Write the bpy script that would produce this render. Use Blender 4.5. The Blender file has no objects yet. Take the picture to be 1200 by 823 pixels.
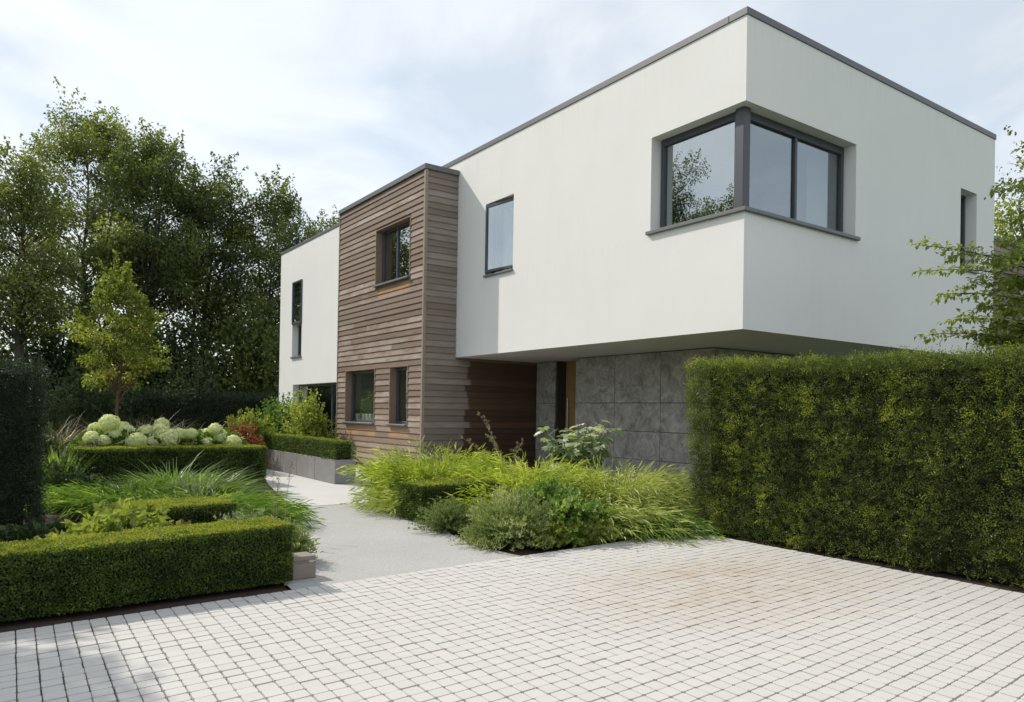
import bpy, math, random
import numpy as np
from mathutils import Vector, Matrix

sc = bpy.context.scene
COL = sc.collection
RAD = math.radians

# ------------------------------------------------------------------ camera
# world: +X runs along the side facade (away from the drive), +Y along the front facade, z = 0 is the paving
CAM_H = 1.4
FPX, CYPX = 871.15, 478.42                       # focal length and principal row in photo pixels (1200 x 823)
YAW, PITCH, ROLL = RAD(54.8438), RAD(0.3305), RAD(0.9365)
fw = np.array([math.cos(YAW)*math.cos(PITCH), math.sin(YAW)*math.cos(PITCH), math.sin(PITCH)])
_r0 = np.array([math.sin(YAW), -math.cos(YAW), 0.0]); _u0 = np.cross(_r0, fw)
RT = math.cos(ROLL)*_r0 + math.sin(ROLL)*_u0
UP = -math.sin(ROLL)*_r0 + math.cos(ROLL)*_u0
CAM = np.array([0, 0, CAM_H])
cd = bpy.data.cameras.new('camera'); cam = bpy.data.objects.new('camera', cd); COL.objects.link(cam)
cd.sensor_width = 36.0; cd.sensor_fit = 'HORIZONTAL'; cd.lens = FPX/1200*36.0
cd.shift_y = (CYPX-411.5)/1200.0; cd.clip_start = 0.05; cd.clip_end = 3000
cam.matrix_world = Matrix(((RT[0], UP[0], -fw[0], 0), (RT[1], UP[1], -fw[1], 0), (RT[2], UP[2], -fw[2], CAM_H), (0, 0, 0, 1)))
sc.camera = cam

# ------------------------------------------------------------------ sun, sky, exposure
SUN_D = Vector((0.836, -1.643, -1.70)).normalized()          # direction the light travels
sl = bpy.data.lights.new('sun', 'SUN'); sl.energy = 2.05; sl.angle = RAD(0.6); sl.color = (1.0, 0.925, 0.81)
so = bpy.data.objects.new('sun', sl); COL.objects.link(so)
so.rotation_euler = SUN_D.to_track_quat('-Z', 'Y').to_euler(); so.location = (-20, 40, 40)
wd = bpy.data.worlds.new('World'); sc.world = wd; wd.use_nodes = True
wn = wd.node_tree.nodes; wl = wd.node_tree.links; wn.clear()
w_out = wn.new('ShaderNodeOutputWorld'); w_bg = wn.new('ShaderNodeBackground'); w_bg.inputs[1].default_value = 0.107
w_sky = wn.new('ShaderNodeTexSky'); w_sky.sky_type = 'NISHITA'; w_sky.sun_disc = False
w_sky.sun_elevation = RAD(42.7); w_sky.sun_rotation = math.atan2(-SUN_D.x, -SUN_D.y)
w_sky.air_density = 1.0; w_sky.dust_density = 1.0; w_sky.ozone_density = 1.0
tc = wn.new('ShaderNodeTexCoord'); sep = wn.new('ShaderNodeSeparateXYZ'); wl.new(tc.outputs['Generated'], sep.inputs[0])
zc = wn.new('ShaderNodeMath'); zc.operation = 'ADD'; zc.inputs[1].default_value = 0.22; wl.new(sep.outputs['Z'], zc.inputs[0])
zm = wn.new('ShaderNodeMath'); zm.operation = 'MAXIMUM'; zm.inputs[1].default_value = 0.05; wl.new(zc.outputs[0], zm.inputs[0])
comb = wn.new('ShaderNodeCombineXYZ')
for i, ax in enumerate('XY'):
    dv = wn.new('ShaderNodeMath'); dv.operation = 'DIVIDE'; wl.new(sep.outputs[ax], dv.inputs[0]); wl.new(zm.outputs[0], dv.inputs[1]); wl.new(dv.outputs[0], comb.inputs[i])
n1 = wn.new('ShaderNodeTexNoise'); n1.inputs['Scale'].default_value = 1.15; n1.inputs['Detail'].default_value = 9; n1.inputs['Roughness'].default_value = 0.55; n1.inputs['Distortion'].default_value = 0.5
mp = wn.new('ShaderNodeMapping'); mp.inputs['Location'].default_value = (3.1, 1.7, 0.4); wl.new(comb.outputs[0], mp.inputs[0]); wl.new(mp.outputs[0], n1.inputs['Vector'])
cr = wn.new('ShaderNodeValToRGB'); cr.color_ramp.elements[0].position = 0.36; cr.color_ramp.elements[0].color = (0.72, 0.72, 0.72, 1); cr.color_ramp.elements[1].position = 0.66; cr.color_ramp.elements[1].color = (0.93, 0.93, 0.93, 1)
wl.new(n1.outputs[0], cr.inputs[0])
n2 = wn.new('ShaderNodeTexNoise'); n2.inputs['Scale'].default_value = 1.9; n2.inputs['Detail'].default_value = 8; n2.inputs['Roughness'].default_value = 0.52; n2.inputs['Distortion'].default_value = 0.9
mp2 = wn.new('ShaderNodeMapping'); mp2.inputs['Location'].default_value = (7.7, -2.3, 1.4); wl.new(comb.outputs[0], mp2.inputs[0]); wl.new(mp2.outputs[0], n2.inputs['Vector'])
cr2 = wn.new('ShaderNodeValToRGB'); e2 = cr2.color_ramp.elements; e2[0].position = 0.36; e2[0].color = (3.65, 3.98, 4.25, 1); e2[1].position = 0.62; e2[1].color = (5.05, 5.15, 5.12, 1)
wl.new(n2.outputs[0], cr2.inputs[0])
wmx = wn.new('ShaderNodeMix'); wmx.data_type = 'RGBA'; wl.new(cr.outputs[0], wmx.inputs[0]); wl.new(w_sky.outputs[0], wmx.inputs[6]); wl.new(cr2.outputs[0], wmx.inputs[7])
wl.new(wmx.outputs[2], w_bg.inputs[0]); wl.new(w_bg.outputs[0], w_out.inputs[0])
sc.view_settings.view_transform = 'Standard'; sc.view_settings.look = 'None'
sc.view_settings.exposure = 0.93; sc.view_settings.gamma = 1.0; sc.view_settings.use_curve_mapping = False
sc.cycles.use_denoising = True
sc.cycles.max_bounces = 8; sc.cycles.transparent_max_bounces = 12; sc.cycles.diffuse_bounces = 4

# ------------------------------------------------------------------ pixel helpers (a direction only; distance comes from planes)
def ray(px, py): return fw + RT*(px-600)/FPX - UP*(py-CYPX)/FPX
def on(px, py, ax, val):
    d = ray(px, py); t = (val-CAM[ax])/d[ax]; return CAM + d*t
def G(px, py, z=0.0): return on(px, py, 2, z)
def proj(x, y, z):
    d = np.array([x, y, z])-CAM; w = d@fw
    return 600+FPX*(d@RT)/w, CYPX-FPX*(d@UP)/w, w
def at_depth(px, py, dep): return CAM + ray(px, py)*dep

# ------------------------------------------------------------------ object helpers
def tag(o, label=None, cat=None, group=None, kind=None):
    if label: o['label'] = label
    if cat: o['category'] = cat
    if group: o['group'] = group
    if kind: o['kind'] = kind
    return o
def empty(name, loc=(0, 0, 0), parent=None):
    o = bpy.data.objects.new(name, None); COL.objects.link(o); o.location = loc; o.empty_display_size = 0.1
    if parent: o.parent = parent
    return o
def mesh_data(name, V, F, mat, v=None, smooth=False):
    V = np.asarray(V, dtype=np.float32).reshape(-1, 3)
    me = bpy.data.meshes.new(name)
    if isinstance(F, np.ndarray):
        k = F.shape[1]; m = len(F)
        me.vertices.add(len(V)); me.vertices.foreach_set('co', V.ravel())
        me.loops.add(m*k); me.loops.foreach_set('vertex_index', F.astype(np.int32).ravel())
        me.polygons.add(m); me.polygons.foreach_set('loop_start', np.arange(0, m*k, k, dtype=np.int32))
        me.update(calc_edges=True)
    else:
        me.from_pydata(V.tolist(), [], F); me.update()
    if v is not None:
        at = me.attributes.new('v', 'FLOAT', 'POINT'); at.data.foreach_set('value', np.asarray(v, dtype=np.float32))
    me.polygons.foreach_set('use_smooth', np.full(len(me.polygons), bool(smooth)))
    if mat: me.materials.append(mat)
    return me
def obj(name, me, parent=None, loc=(0, 0, 0)):
    o = bpy.data.objects.new(name, me); COL.objects.link(o); o.location = loc
    if parent: o.parent = parent
    return o
class MB:
    """collects chamfered boxes, quads and tubes into one mesh"""
    def __init__(s): s.V = []; s.F = []
    def quad(s, a, b, c, d):
        n = len(s.V); s.V += [tuple(a), tuple(b), tuple(c), tuple(d)]; s.F.append((n, n+1, n+2, n+3)); return s
    def box(s, x0, x1, y0, y1, z0, z1, b=0.0):
        x0, x1 = min(x0, x1), max(x0, x1); y0, y1 = min(y0, y1), max(y0, y1); z0, z1 = min(z0, z1), max(z0, z1)
        n = len(s.V)
        if b <= 0:
            s.V += [(x, y, z) for x in (x0, x1) for y in (y0, y1) for z in (z0, z1)]
            s.F += [tuple(n+i for i in f) for f in ((0, 1, 3, 2), (4, 6, 7, 5), (0, 4, 5, 1), (2, 3, 7, 6), (0, 2, 6, 4), (1, 5, 7, 3))]
            return s
        # chamfered: 24 verts (for each corner three)
        idx = {}
        for i, x in enumerate((x0, x1)):
            for j, y in enumerate((y0, y1)):
                for k, z in enumerate((z0, z1)):
                    dx = b if i == 0 else -b; dy = b if j == 0 else -b; dz = b if k == 0 else -b
                    for a, p in enumerate(((x, y+dy, z+dz), (x+dx, y, z+dz), (x+dx, y+dy, z))):
                        idx[i, j, k, a] = len(s.V); s.V.append(p)
        I = idx
        for i in (0, 1): s.F.append((I[i, 0, 0, 0], I[i, 1, 0, 0], I[i, 1, 1, 0], I[i, 0, 1, 0]))
        for j in (0, 1): s.F.append((I[0, j, 0, 1], I[1, j, 0, 1], I[1, j, 1, 1], I[0, j, 1, 1]))
        for k in (0, 1): s.F.append((I[0, 0, k, 2], I[1, 0, k, 2], I[1, 1, k, 2], I[0, 1, k, 2]))
        for i in (0, 1):
            for j in (0, 1): s.F.append((I[i, j, 0, 0], I[i, j, 1, 0], I[i, j, 1, 1], I[i, j, 0, 1]))
        for i in (0, 1):
            for k in (0, 1): s.F.append((I[i, 0, k, 0], I[i, 1, k, 0], I[i, 1, k, 2], I[i, 0, k, 2]))
        for j in (0, 1):
            for k in (0, 1): s.F.append((I[0, j, k, 1], I[1, j, k, 1], I[1, j, k, 2], I[0, j, k, 2]))
        for i in (0, 1):
            for j in (0, 1):
                for k in (0, 1): s.F.append((I[i, j, k, 0], I[i, j, k, 1], I[i, j, k, 2]))
        return s
    def tube(s, pts, rad, n=6):
        pts = [np.asarray(p, float) for p in pts]; m = len(pts); base = len(s.V)
        for i, p in enumerate(pts):
            t = pts[min(i+1, m-1)]-pts[max(i-1, 0)]; t = t/(np.linalg.norm(t)+1e-9)
            a = np.cross(t, (0.3, 0.9, 0.2) if abs(t[2]) > 0.8 else (0, 0, 1)); a /= np.linalg.norm(a)+1e-9; b = np.cross(t, a)
            r = rad[i] if hasattr(rad, '__len__') else rad
            for k in range(n):
                th = 2*math.pi*k/n; q = p+(a*math.cos(th)+b*math.sin(th))*r; s.V.append(tuple(q))
        for i in range(m-1):
            for k in range(n):
                s.F.append((base+i*n+k, base+i*n+(k+1) % n, base+(i+1)*n+(k+1) % n, base+(i+1)*n+k))
        s.F.append(tuple(base+(m-1)*n+k for k in range(n)))
        return s
    def build(s, name, mat, parent=None, smooth=False, loc=(0, 0, 0)):
        return obj(name, mesh_data(name, s.V, s.F, mat, smooth=smooth), parent, loc)

# ------------------------------------------------------------------ materials
def new_mat(name):
    m = bpy.data.materials.new(name); m.use_nodes = True; nt = m.node_tree; nt.nodes.clear()
    out = nt.nodes.new('ShaderNodeOutputMaterial')
    return m, nt, nt.nodes, nt.links, out
def N(nodes, t, **kw):
    n = nodes.new(t)
    for k, v in kw.items():
        if k in n.inputs.keys(): n.inputs[k].default_value = v
        else: setattr(n, k, v)
    return n
def math_node(nodes, links, op, a, b=None):
    n = nodes.new('ShaderNodeMath'); n.operation = op
    for i, x in enumerate((a, b)):
        if x is None: continue
        if hasattr(x, 'is_linked'): links.new(x, n.inputs[i])
        else: n.inputs[i].default_value = x
    return n.outputs[0]
def mixc(nodes, links, fac, a, b, blend='MIX'):
    n = nodes.new('ShaderNodeMix'); n.data_type = 'RGBA'; n.blend_type = blend
    for i, x in ((0, fac), (6, a), (7, b)):
        if hasattr(x, 'is_linked'): links.new(x, n.inputs[i])
        elif i == 0: n.inputs[0].default_value = x
        else: n.inputs[i].default_value = (*x, 1)
    return n.outputs[2]
def noise(nodes, links, vec, scale, detail=4, rough=0.55, dist=0.0):
    n = nodes.new('ShaderNodeTexNoise'); n.inputs['Scale'].default_value = scale; n.inputs['Detail'].default_value = detail
    n.inputs['Roughness'].default_value = rough; n.inputs['Distortion'].default_value = dist
    if vec is not None: links.new(vec, n.inputs['Vector'])
    return n.outputs[0]
def ramp(nodes, links, val, p0, p1, c0=(0, 0, 0), c1=(1, 1, 1)):
    n = nodes.new('ShaderNodeValToRGB'); e = n.color_ramp.elements
    e[0].position = p0; e[0].color = (*c0, 1); e[1].position = p1; e[1].color = (*c1, 1)
    links.new(val, n.inputs[0]); return n.outputs[0]
def mapping(nodes, links, vec, scale=(1, 1, 1), loc=(0, 0, 0)):
    n = nodes.new('ShaderNodeMapping'); n.inputs['Scale'].default_value = scale; n.inputs['Location'].default_value = loc
    links.new(vec, n.inputs[0]); return n.outputs[0]
def bump(nodes, links, h, strength, dist=0.01):
    n = nodes.new('ShaderNodeBump'); n.inputs['Strength'].default_value = strength; n.inputs['Distance'].default_value = dist
    links.new(h, n.inputs['Height']); return n.outputs[0]

def plain(name, c, rough=0.6, metal=0.0, var=0.12, scale=6.0, bmp=0.0, bscale=60.0, spec=0.5):
    m, nt, nd, lk, out = new_mat(name)
    b = nd.new('ShaderNodeBsdfPrincipled'); b.inputs['Roughness'].default_value = rough; b.inputs['Metallic'].default_value = metal
    b.inputs['Specular IOR Level'].default_value = spec
    g = nd.new('ShaderNodeNewGeometry')
    f = noise(nd, lk, g.outputs['Position'], scale, 5)
    lk.new(mixc(nd, lk, f, tuple(x*(1-var) for x in c), tuple(min(1, x*(1+var)) for x in c)), b.inputs['Base Color'])
    if bmp > 0: lk.new(bump(nd, lk, noise(nd, lk, g.outputs['Position'], bscale, 4), bmp, 0.004), b.inputs['Normal'])
    lk.new(b.outputs[0], out.inputs[0]); return m

def leaf_mat(name, dark, light, tip=None, trans=0.35, rough=0.42, spec=0.5, tcol=1.25):
    """per-leaf attribute v drives the colour; part of the light goes through the blade"""
    m, nt, nd, lk, out = new_mat(name)
    a = nd.new('ShaderNodeAttribute'); a.attribute_name = 'v'
    n = nd.new('ShaderNodeValToRGB'); e = n.color_ramp.elements
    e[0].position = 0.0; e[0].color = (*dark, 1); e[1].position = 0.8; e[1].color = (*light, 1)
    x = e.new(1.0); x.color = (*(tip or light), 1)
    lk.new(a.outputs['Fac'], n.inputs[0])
    b = nd.new('ShaderNodeBsdfPrincipled'); b.inputs['Roughness'].default_value = rough; b.inputs['Specular IOR Level'].default_value = spec
    lk.new(n.outputs[0], b.inputs['Base Color'])
    t = nd.new('ShaderNodeBsdfTranslucent')
    lk.new(mixc(nd, lk, 1.0, n.outputs[0], (tcol*1.05, tcol*1.1, tcol*0.55), 'MULTIPLY'), t.inputs['Color'])
    mx = nd.new('ShaderNodeMixShader'); mx.inputs[0].default_value = trans
    lk.new(b.outputs[0], mx.inputs[1]); lk.new(t.outputs[0], mx.inputs[2]); lk.new(mx.outputs[0], out.inputs[0]); return m

def render_mat():
    m, nt, nd, lk, out = new_mat('white_render')
    b = nd.new('ShaderNodeBsdfPrincipled'); b.inputs['Roughness'].default_value = 0.85; b.inputs['Specular IOR Level'].default_value = 0.2
    g = nd.new('ShaderNodeNewGeometry')
    big = noise(nd, lk, g.outputs['Position'], 0.7, 5, 0.6)
    streak = noise(nd, lk, mapping(nd, lk, g.outputs['Position'], (3.0, 3.0, 0.22)), 1.6, 4)
    c = mixc(nd, lk, ramp(nd, lk, big, 0.3, 0.75), (0.80, 0.797, 0.785), (0.84, 0.838, 0.828))
    c = mixc(nd, lk, ramp(nd, lk, streak, 0.56, 0.85, (0, 0, 0), (0.16, 0.16, 0.16)), c, (0.62, 0.62, 0.58))
    sz = nd.new('ShaderNodeSeparateXYZ'); lk.new(g.outputs['Position'], sz.inputs[0])
    fine = ramp(nd, lk, noise(nd, lk, mapping(nd, lk, g.outputs['Position'], (9.0, 9.0, 0.5)), 1.4, 5, 0.65), 0.48, 0.72)
    for top, ln, amt in ((6.975, 0.75, 0.15), (4.24, 0.60, 0.09)):
        mr = nd.new('ShaderNodeMapRange'); lk.new(sz.outputs['Z'], mr.inputs[0]); mr.inputs[1].default_value = top-ln; mr.inputs[2].default_value = top; mr.inputs[4].default_value = amt
        below = math_node(nd, lk, 'LESS_THAN', sz.outputs['Z'], top+0.01)
        c = mixc(nd, lk, math_node(nd, lk, 'MULTIPLY', math_node(nd, lk, 'MULTIPLY', mr.outputs[0], below), fine), c, (0.50, 0.50, 0.46))
    lk.new(c, b.inputs['Base Color'])
    h = noise(nd, lk, g.outputs['Position'], 260, 3, 0.7)
    lk.new(bump(nd, lk, h, 0.35, 0.003), b.inputs['Normal'])
    lk.new(b.outputs[0], out.inputs[0]); return m

def wood_mat(name, sheltered=False):
    m, nt, nd, lk, out = new_mat(name)
    b = nd.new('ShaderNodeBsdfPrincipled'); b.inputs['Roughness'].default_value = 0.75; b.inputs['Specular IOR Level'].default_value = 0.25
    g = nd.new('ShaderNodeNewGeometry'); oi = nd.new('ShaderNodeObjectInfo')
    off = nd.new('ShaderNodeVectorMath'); off.operation = 'SCALE'; off.inputs[0].default_value = (37.0, 53.0, 71.0); lk.new(oi.outputs['Random'], off.inputs['Scale'])
    ad = nd.new('ShaderNodeVectorMath'); ad.operation = 'ADD'; lk.new(g.outputs['Position'], ad.inputs[0]); lk.new(off.outputs[0], ad.inputs[1])
    grain = noise(nd, lk, mapping(nd, lk, ad.outputs[0], (1.3, 1.3, 42.0)), 3.0, 6, 0.65, 0.3)
    blot = noise(nd, lk, mapping(nd, lk, ad.outputs[0], (0.9, 0.9, 3.0)), 1.6, 4, 0.6)
    base = mixc(nd, lk, oi.outputs['Random'], (0.20, 0.145, 0.115), (0.54, 0.46, 0.41))
    base = mixc(nd, lk, ramp(nd, lk, blot, 0.42, 0.68), base, (0.30, 0.215, 0.155))
    base = mixc(nd, lk, ramp(nd, lk, grain, 0.30, 0.72, (0.0, 0.0, 0.0), (0.75, 0.75, 0.75)), mixc(nd, lk, 1.0, base, (0.62, 0.60, 0.58), 'MULTIPLY'), base)
    s = nd.new('ShaderNodeSeparateXYZ'); lk.new(g.outputs['Position'], s.inputs[0])
    def band(val, lo, hi, soft):
        a1 = nd.new('ShaderNodeMapRange'); a1.interpolation_type = 'SMOOTHSTEP'; lk.new(val, a1.inputs[0]); a1.inputs[1].default_value = lo-soft; a1.inputs[2].default_value = lo+soft
        a2 = nd.new('ShaderNodeMapRange'); a2.interpolation_type = 'SMOOTHSTEP'; lk.new(val, a2.inputs[0]); a2.inputs[1].default_value = hi-soft; a2.inputs[2].default_value = hi+soft; a2.inputs[3].default_value = 1; a2.inputs[4].default_value = 0
        return math_node(nd, lk, 'MULTIPLY', a1.outputs[0], a2.outputs[0])
    if not sheltered:
        # unbleached orange timber where the sills keep the rain off
        msk = None
        for (y0, y1, z0, z1) in ((16.7, 18.5, 0.78, 1.05), (14.95, 15.9, 0.80, 1.05), (15.0, 16.6, 4.12, 4.42)):
            k = math_node(nd, lk, 'MULTIPLY', band(s.outputs['Y'], y0, y1, 0.10), band(s.outputs['Z'], z0, z1, 0.08))
            msk = k if msk is None else math_node(nd, lk, 'MAXIMUM', msk, k)
        msk = math_node(nd, lk, 'MULTIPLY', msk, ramp(nd, lk, blot, 0.25, 0.6, (0.1, 0.1, 0.1), (0.9, 0.9, 0.9)))
        base = mixc(nd, lk, msk, base, (0.46, 0.25, 0.11))
        low = nd.new('ShaderNodeMapRange'); lk.new(s.outputs['Z'], low.inputs[0]); low.inputs[1].default_value = 0.2; low.inputs[2].default_value = 1.7; low.inputs[3].default_value = 0.30; low.inputs[4].default_value = 0.0
        base = mixc(nd, lk, low.outputs[0], base, (0.50, 0.38, 0.27))
    else:
        # sheltered under the overhang: boards keep their dark brown beyond an uneven weather line
        jag = math_node(nd, lk, 'MULTIPLY', oi.outputs['Random'], 0.22)
        edge = math_node(nd, lk, 'SUBTRACT', s.outputs['X'], jag)
        a1 = nd.new('ShaderNodeMapRange'); lk.new(math_node(nd, lk, 'ADD', edge, math_node(nd, lk, 'MULTIPLY', noise(nd, lk, ad.outputs[0], 14, 3), 0.06)), a1.inputs[0]); a1.inputs[1].default_value = 8.70; a1.inputs[2].default_value = 8.76
        under = nd.new('ShaderNodeMapRange'); lk.new(s.outputs['Z'], under.inputs[0]); under.inputs[1].default_value = 2.60; under.inputs[2].default_value = 2.52
        mk = math_node(nd, lk, 'MULTIPLY', a1.outputs[0], under.outputs[0])
        brown = mixc(nd, lk, oi.outputs['Random'], (0.095, 0.058, 0.038), (0.165, 0.098, 0.060))
        brown = mixc(nd, lk, grain, mixc(nd, lk, 1.0, brown, (0.6, 0.6, 0.6), 'MULTIPLY'), brown)
        grey = mixc(nd, lk, 0.45, base, (0.22, 0.20, 0.18))
        base = mixc(nd, lk, mk, grey, brown)
    lk.new(base, b.inputs['Base Color'])
    lk.new(bump(nd, lk, grain, 0.45, 0.004), b.inputs['Normal'])
    lk.new(b.outputs[0], out.inputs[0]); return m

def stone_mat():
    m, nt, nd, lk, out = new_mat('slate_stone')
    b = nd.new('ShaderNodeBsdfPrincipled'); b.inputs['Roughness'].default_value = 0.7
    g = nd.new('ShaderNodeNewGeometry'); oi = nd.new('ShaderNodeObjectInfo')
    off = nd.new('ShaderNodeVectorMath'); off.operation = 'SCALE'; off.inputs[0].default_value = (17.0, 23.0, 31.0); lk.new(oi.outputs['Random'], off.inputs['Scale'])
    ad = nd.new('ShaderNodeVectorMath'); ad.operation = 'ADD'; lk.new(g.outputs['Position'], ad.inputs[0]); lk.new(off.outputs[0], ad.inputs[1])
    a = noise(nd, lk, ad.outputs[0], 4.0, 8, 0.72, 0.8); c2 = noise(nd, lk, ad.outputs[0], 26, 6, 0.7, 0.6)
    c = mixc(nd, lk, ramp(nd, lk, a, 0.36, 0.66), (0.19, 0.18, 0.168), (0.53, 0.515, 0.49))
    c = mixc(nd, lk, ramp(nd, lk, c2, 0.5, 0.75, (0, 0, 0), (0.75, 0.75, 0.75)), c, (0.60, 0.585, 0.56))
    lk.new(c, b.inputs['Base Color']); lk.new(bump(nd, lk, c2, 0.5, 0.006), b.inputs['Normal'])
    lk.new(b.outputs[0], out.inputs[0]); return m

def paver_mat(name, rnd='object'):
    m, nt, nd, lk, out = new_mat(name)
    b = nd.new('ShaderNodeBsdfPrincipled'); b.inputs['Roughness'].default_value = 0.85; b.inputs['Specular IOR Level'].default_value = 0.25
    g = nd.new('ShaderNodeNewGeometry')
    if rnd == 'object': r = nd.new('ShaderNodeObjectInfo').outputs['Random']
    else:
        at = nd.new('ShaderNodeAttribute'); at.attribute_name = 'v'; r = at.outputs['Fac']
    c = mixc(nd, lk, r, (0.57, 0.557, 0.538), (0.60, 0.588, 0.568))
    pk = ramp(nd, lk, r, 0.86, 0.95); c = mixc(nd, lk, math_node(nd, lk, 'MULTIPLY', pk, 0.16), c, (0.64, 0.56, 0.51))
    sp = noise(nd, lk, g.outputs['Position'], 230, 3, 0.7)
    c = mixc(nd, lk, ramp(nd, lk, sp, 0.35, 0.7), mixc(nd, lk, 1.0, c, (0.80, 0.80, 0.80), 'MULTIPLY'), c)
    big = noise(nd, lk, g.outputs['Position'], 0.55, 5, 0.6)
    c = mixc(nd, lk, ramp(nd, lk, big, 0.38, 0.75, (0, 0, 0), (0.30, 0.30, 0.30)), c, (0.50, 0.475, 0.44))
    # the brownish tyre and oil mark in the middle of the drive
    s = nd.new('ShaderNodeVectorMath'); s.operation = 'SUBTRACT'; lk.new(g.outputs['Position'], s.inputs[0]); s.inputs[1].default_value = (5.05, 4.0, 0)
    sm = mapping(nd, lk, s.outputs[0], (0.62, 0.95, 1.0)); ln = nd.new('ShaderNodeVectorMath'); ln.operation = 'LENGTH'; lk.new(sm, ln.inputs[0])
    st = nd.new('ShaderNodeMapRange'); st.interpolation_type = 'SMOOTHSTEP'; lk.new(ln.outputs['Value'], st.inputs[0]); st.inputs[1].default_value = 1.45; st.inputs[2].default_value = 0.30
    pn = noise(nd, lk, g.outputs['Position'], 2.3, 7, 0.7, 0.6)
    k = math_node(nd, lk, 'MULTIPLY', st.outputs[0], ramp(nd, lk, pn, 0.30, 0.65, (0.12, 0.12, 0.12), (1.0, 1.0, 1.0)))
    k = math_node(nd, lk, 'MULTIPLY', k, ramp(nd, lk, r, 0.0, 1.0, (0.55, 0.55, 0.55), (1, 1, 1)))
    c = mixc(nd, lk, k, c, (0.40, 0.335, 0.26))
    lk.new(c, b.inputs['Base Color']); lk.new(bump(nd, lk, noise(nd, lk, g.outputs['Position'], 120, 4), 0.4, 0.003), b.inputs['Normal'])
    lk.new(b.outputs[0], out.inputs[0]); return m

def gravel_mat(name, c0, c1, scale=150, mott=0.25):
    m, nt, nd, lk, out = new_mat(name)
    b = nd.new('ShaderNodeBsdfPrincipled'); b.inputs['Roughness'].default_value = 0.9; b.inputs['Specular IOR Level'].default_value = 0.2
    g = nd.new('ShaderNodeNewGeometry')
    v = nd.new('ShaderNodeTexVoronoi'); v.inputs['Scale'].default_value = scale; lk.new(g.outputs['Position'], v.inputs['Vector'])
    r = nd.new('ShaderNodeSeparateColor'); lk.new(v.outputs['Color'], r.inputs[0])
    c = mixc(nd, lk, r.outputs[0], c0, c1)
    big = noise(nd, lk, g.outputs['Position'], 1.1, 5)
    c = mixc(nd, lk, ramp(nd, lk, big, 0.35, 0.75, (0, 0, 0), (mott, mott, mott)), c, tuple(x*0.72 for x in c0))
    lk.new(c, b.inputs['Base Color']); lk.new(bump(nd, lk, v.outputs['Distance'], 0.5, 0.004), b.inputs['Normal'])
    lk.new(b.outputs[0], out.inputs[0]); return m

def glass_mat(name, f0, tint):
    """thin coated pane: Schlick reflection that is the same from both faces, the rest goes straight through"""
    m, nt, nd, lk, out = new_mat(name)
    t = nd.new('ShaderNodeBsdfTransparent'); t.inputs[0].default_value = (*tint, 1)
    gl = nd.new('ShaderNodeBsdfGlossy'); gl.inputs['Roughness'].default_value = 0.0; gl.inputs['Color'].default_value = (0.88, 0.92, 0.96, 1)
    g = nd.new('ShaderNodeNewGeometry'); dt = nd.new('ShaderNodeVectorMath'); dt.operation = 'DOT_PRODUCT'; lk.new(g.outputs['Normal'], dt.inputs[0]); lk.new(g.outputs['Incoming'], dt.inputs[1])
    c = math_node(nd, lk, 'SUBTRACT', 1.0, math_node(nd, lk, 'ABSOLUTE', dt.outputs['Value']))
    f = math_node(nd, lk, 'ADD', math_node(nd, lk, 'MULTIPLY', math_node(nd, lk, 'POWER', c, 5.0), 1-f0), f0)
    mx = nd.new('ShaderNodeMixShader'); lk.new(f, mx.inputs[0]); lk.new(t.outputs[0], mx.inputs[1]); lk.new(gl.outputs[0], mx.inputs[2])
    lk.new(mx.outputs[0], out.inputs[0]); return m

def bark_mat(name, c0, c1):
    m, nt, nd, lk, out = new_mat(name)
    b = nd.new('ShaderNodeBsdfPrincipled'); b.inputs['Roughness'].default_value = 0.9
    g = nd.new('ShaderNodeNewGeometry')
    f = noise(nd, lk, mapping(nd, lk, g.outputs['Position'], (18, 18, 4)), 1.5, 5)
    lk.new(mixc(nd, lk, f, c0, c1), b.inputs['Base Color']); lk.new(bump(nd, lk, f, 0.6, 0.02), b.inputs['Normal'])
    lk.new(b.outputs[0], out.inputs[0]); return m

M = {}
M['render'] = render_mat()
M['wood'] = wood_mat('weathered_cedar'); M['wood_side'] = wood_mat('sheltered_cedar', True)
M['trim'] = plain('timber_trim', (0.29, 0.235, 0.19), 0.75, var=0.2, scale=14)
M['reveal_wood'] = plain('reveal_timber', (0.25, 0.175, 0.125), 0.75, var=0.3, scale=9)
M['stone'] = stone_mat()
M['joint'] = plain('dark_joint', (0.045, 0.042, 0.04), 0.9)
M['frame'] = plain('anthracite_frame', (0.062, 0.068, 0.084), 0.42, var=0.05)
M['coping'] = plain('grey_metal_coping', (0.13, 0.133, 0.14), 0.42, metal=0.2, var=0.1, scale=3)
M['sill'] = plain('grey_metal_sill', (0.16, 0.165, 0.175), 0.45, metal=0.2, var=0.08)
M['glass'] = glass_mat('window_glass', .36, (.72, .78, .76)); M['clear_glass'] = glass_mat('clear_window_glass', .05, (.86, .91, .88)); M['side_glass'] = glass_mat('side_window_glass', .24, (.74, .80, .80))
M['inner'] = plain('inner_plaster', (0.60, 0.60, 0.56), 0.9)
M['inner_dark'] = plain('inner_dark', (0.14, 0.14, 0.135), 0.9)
M['door'] = plain('oak_door', (0.36, 0.215, 0.095), 0.55, var=0.25, scale=5)
M['dark_panel'] = plain('dark_panel', (0.06, 0.048, 0.04), 0.7)
M['steel'] = plain('brushed_steel', (0.5, 0.5, 0.5), 0.35, metal=1.0)
M['curtain'] = plain('pale_curtain', (0.6, 0.6, 0.57), 0.9)
M['white_china'] = plain('white_china', (0.75, 0.74, 0.70), 0.35)
M['red'] = plain('red_glaze', (0.55, 0.04, 0.03), 0.4)
M['paver'] = paver_mat('granite_sett'); M['paver_stuff'] = paver_mat('granite_sett_far', 'attr')
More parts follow.
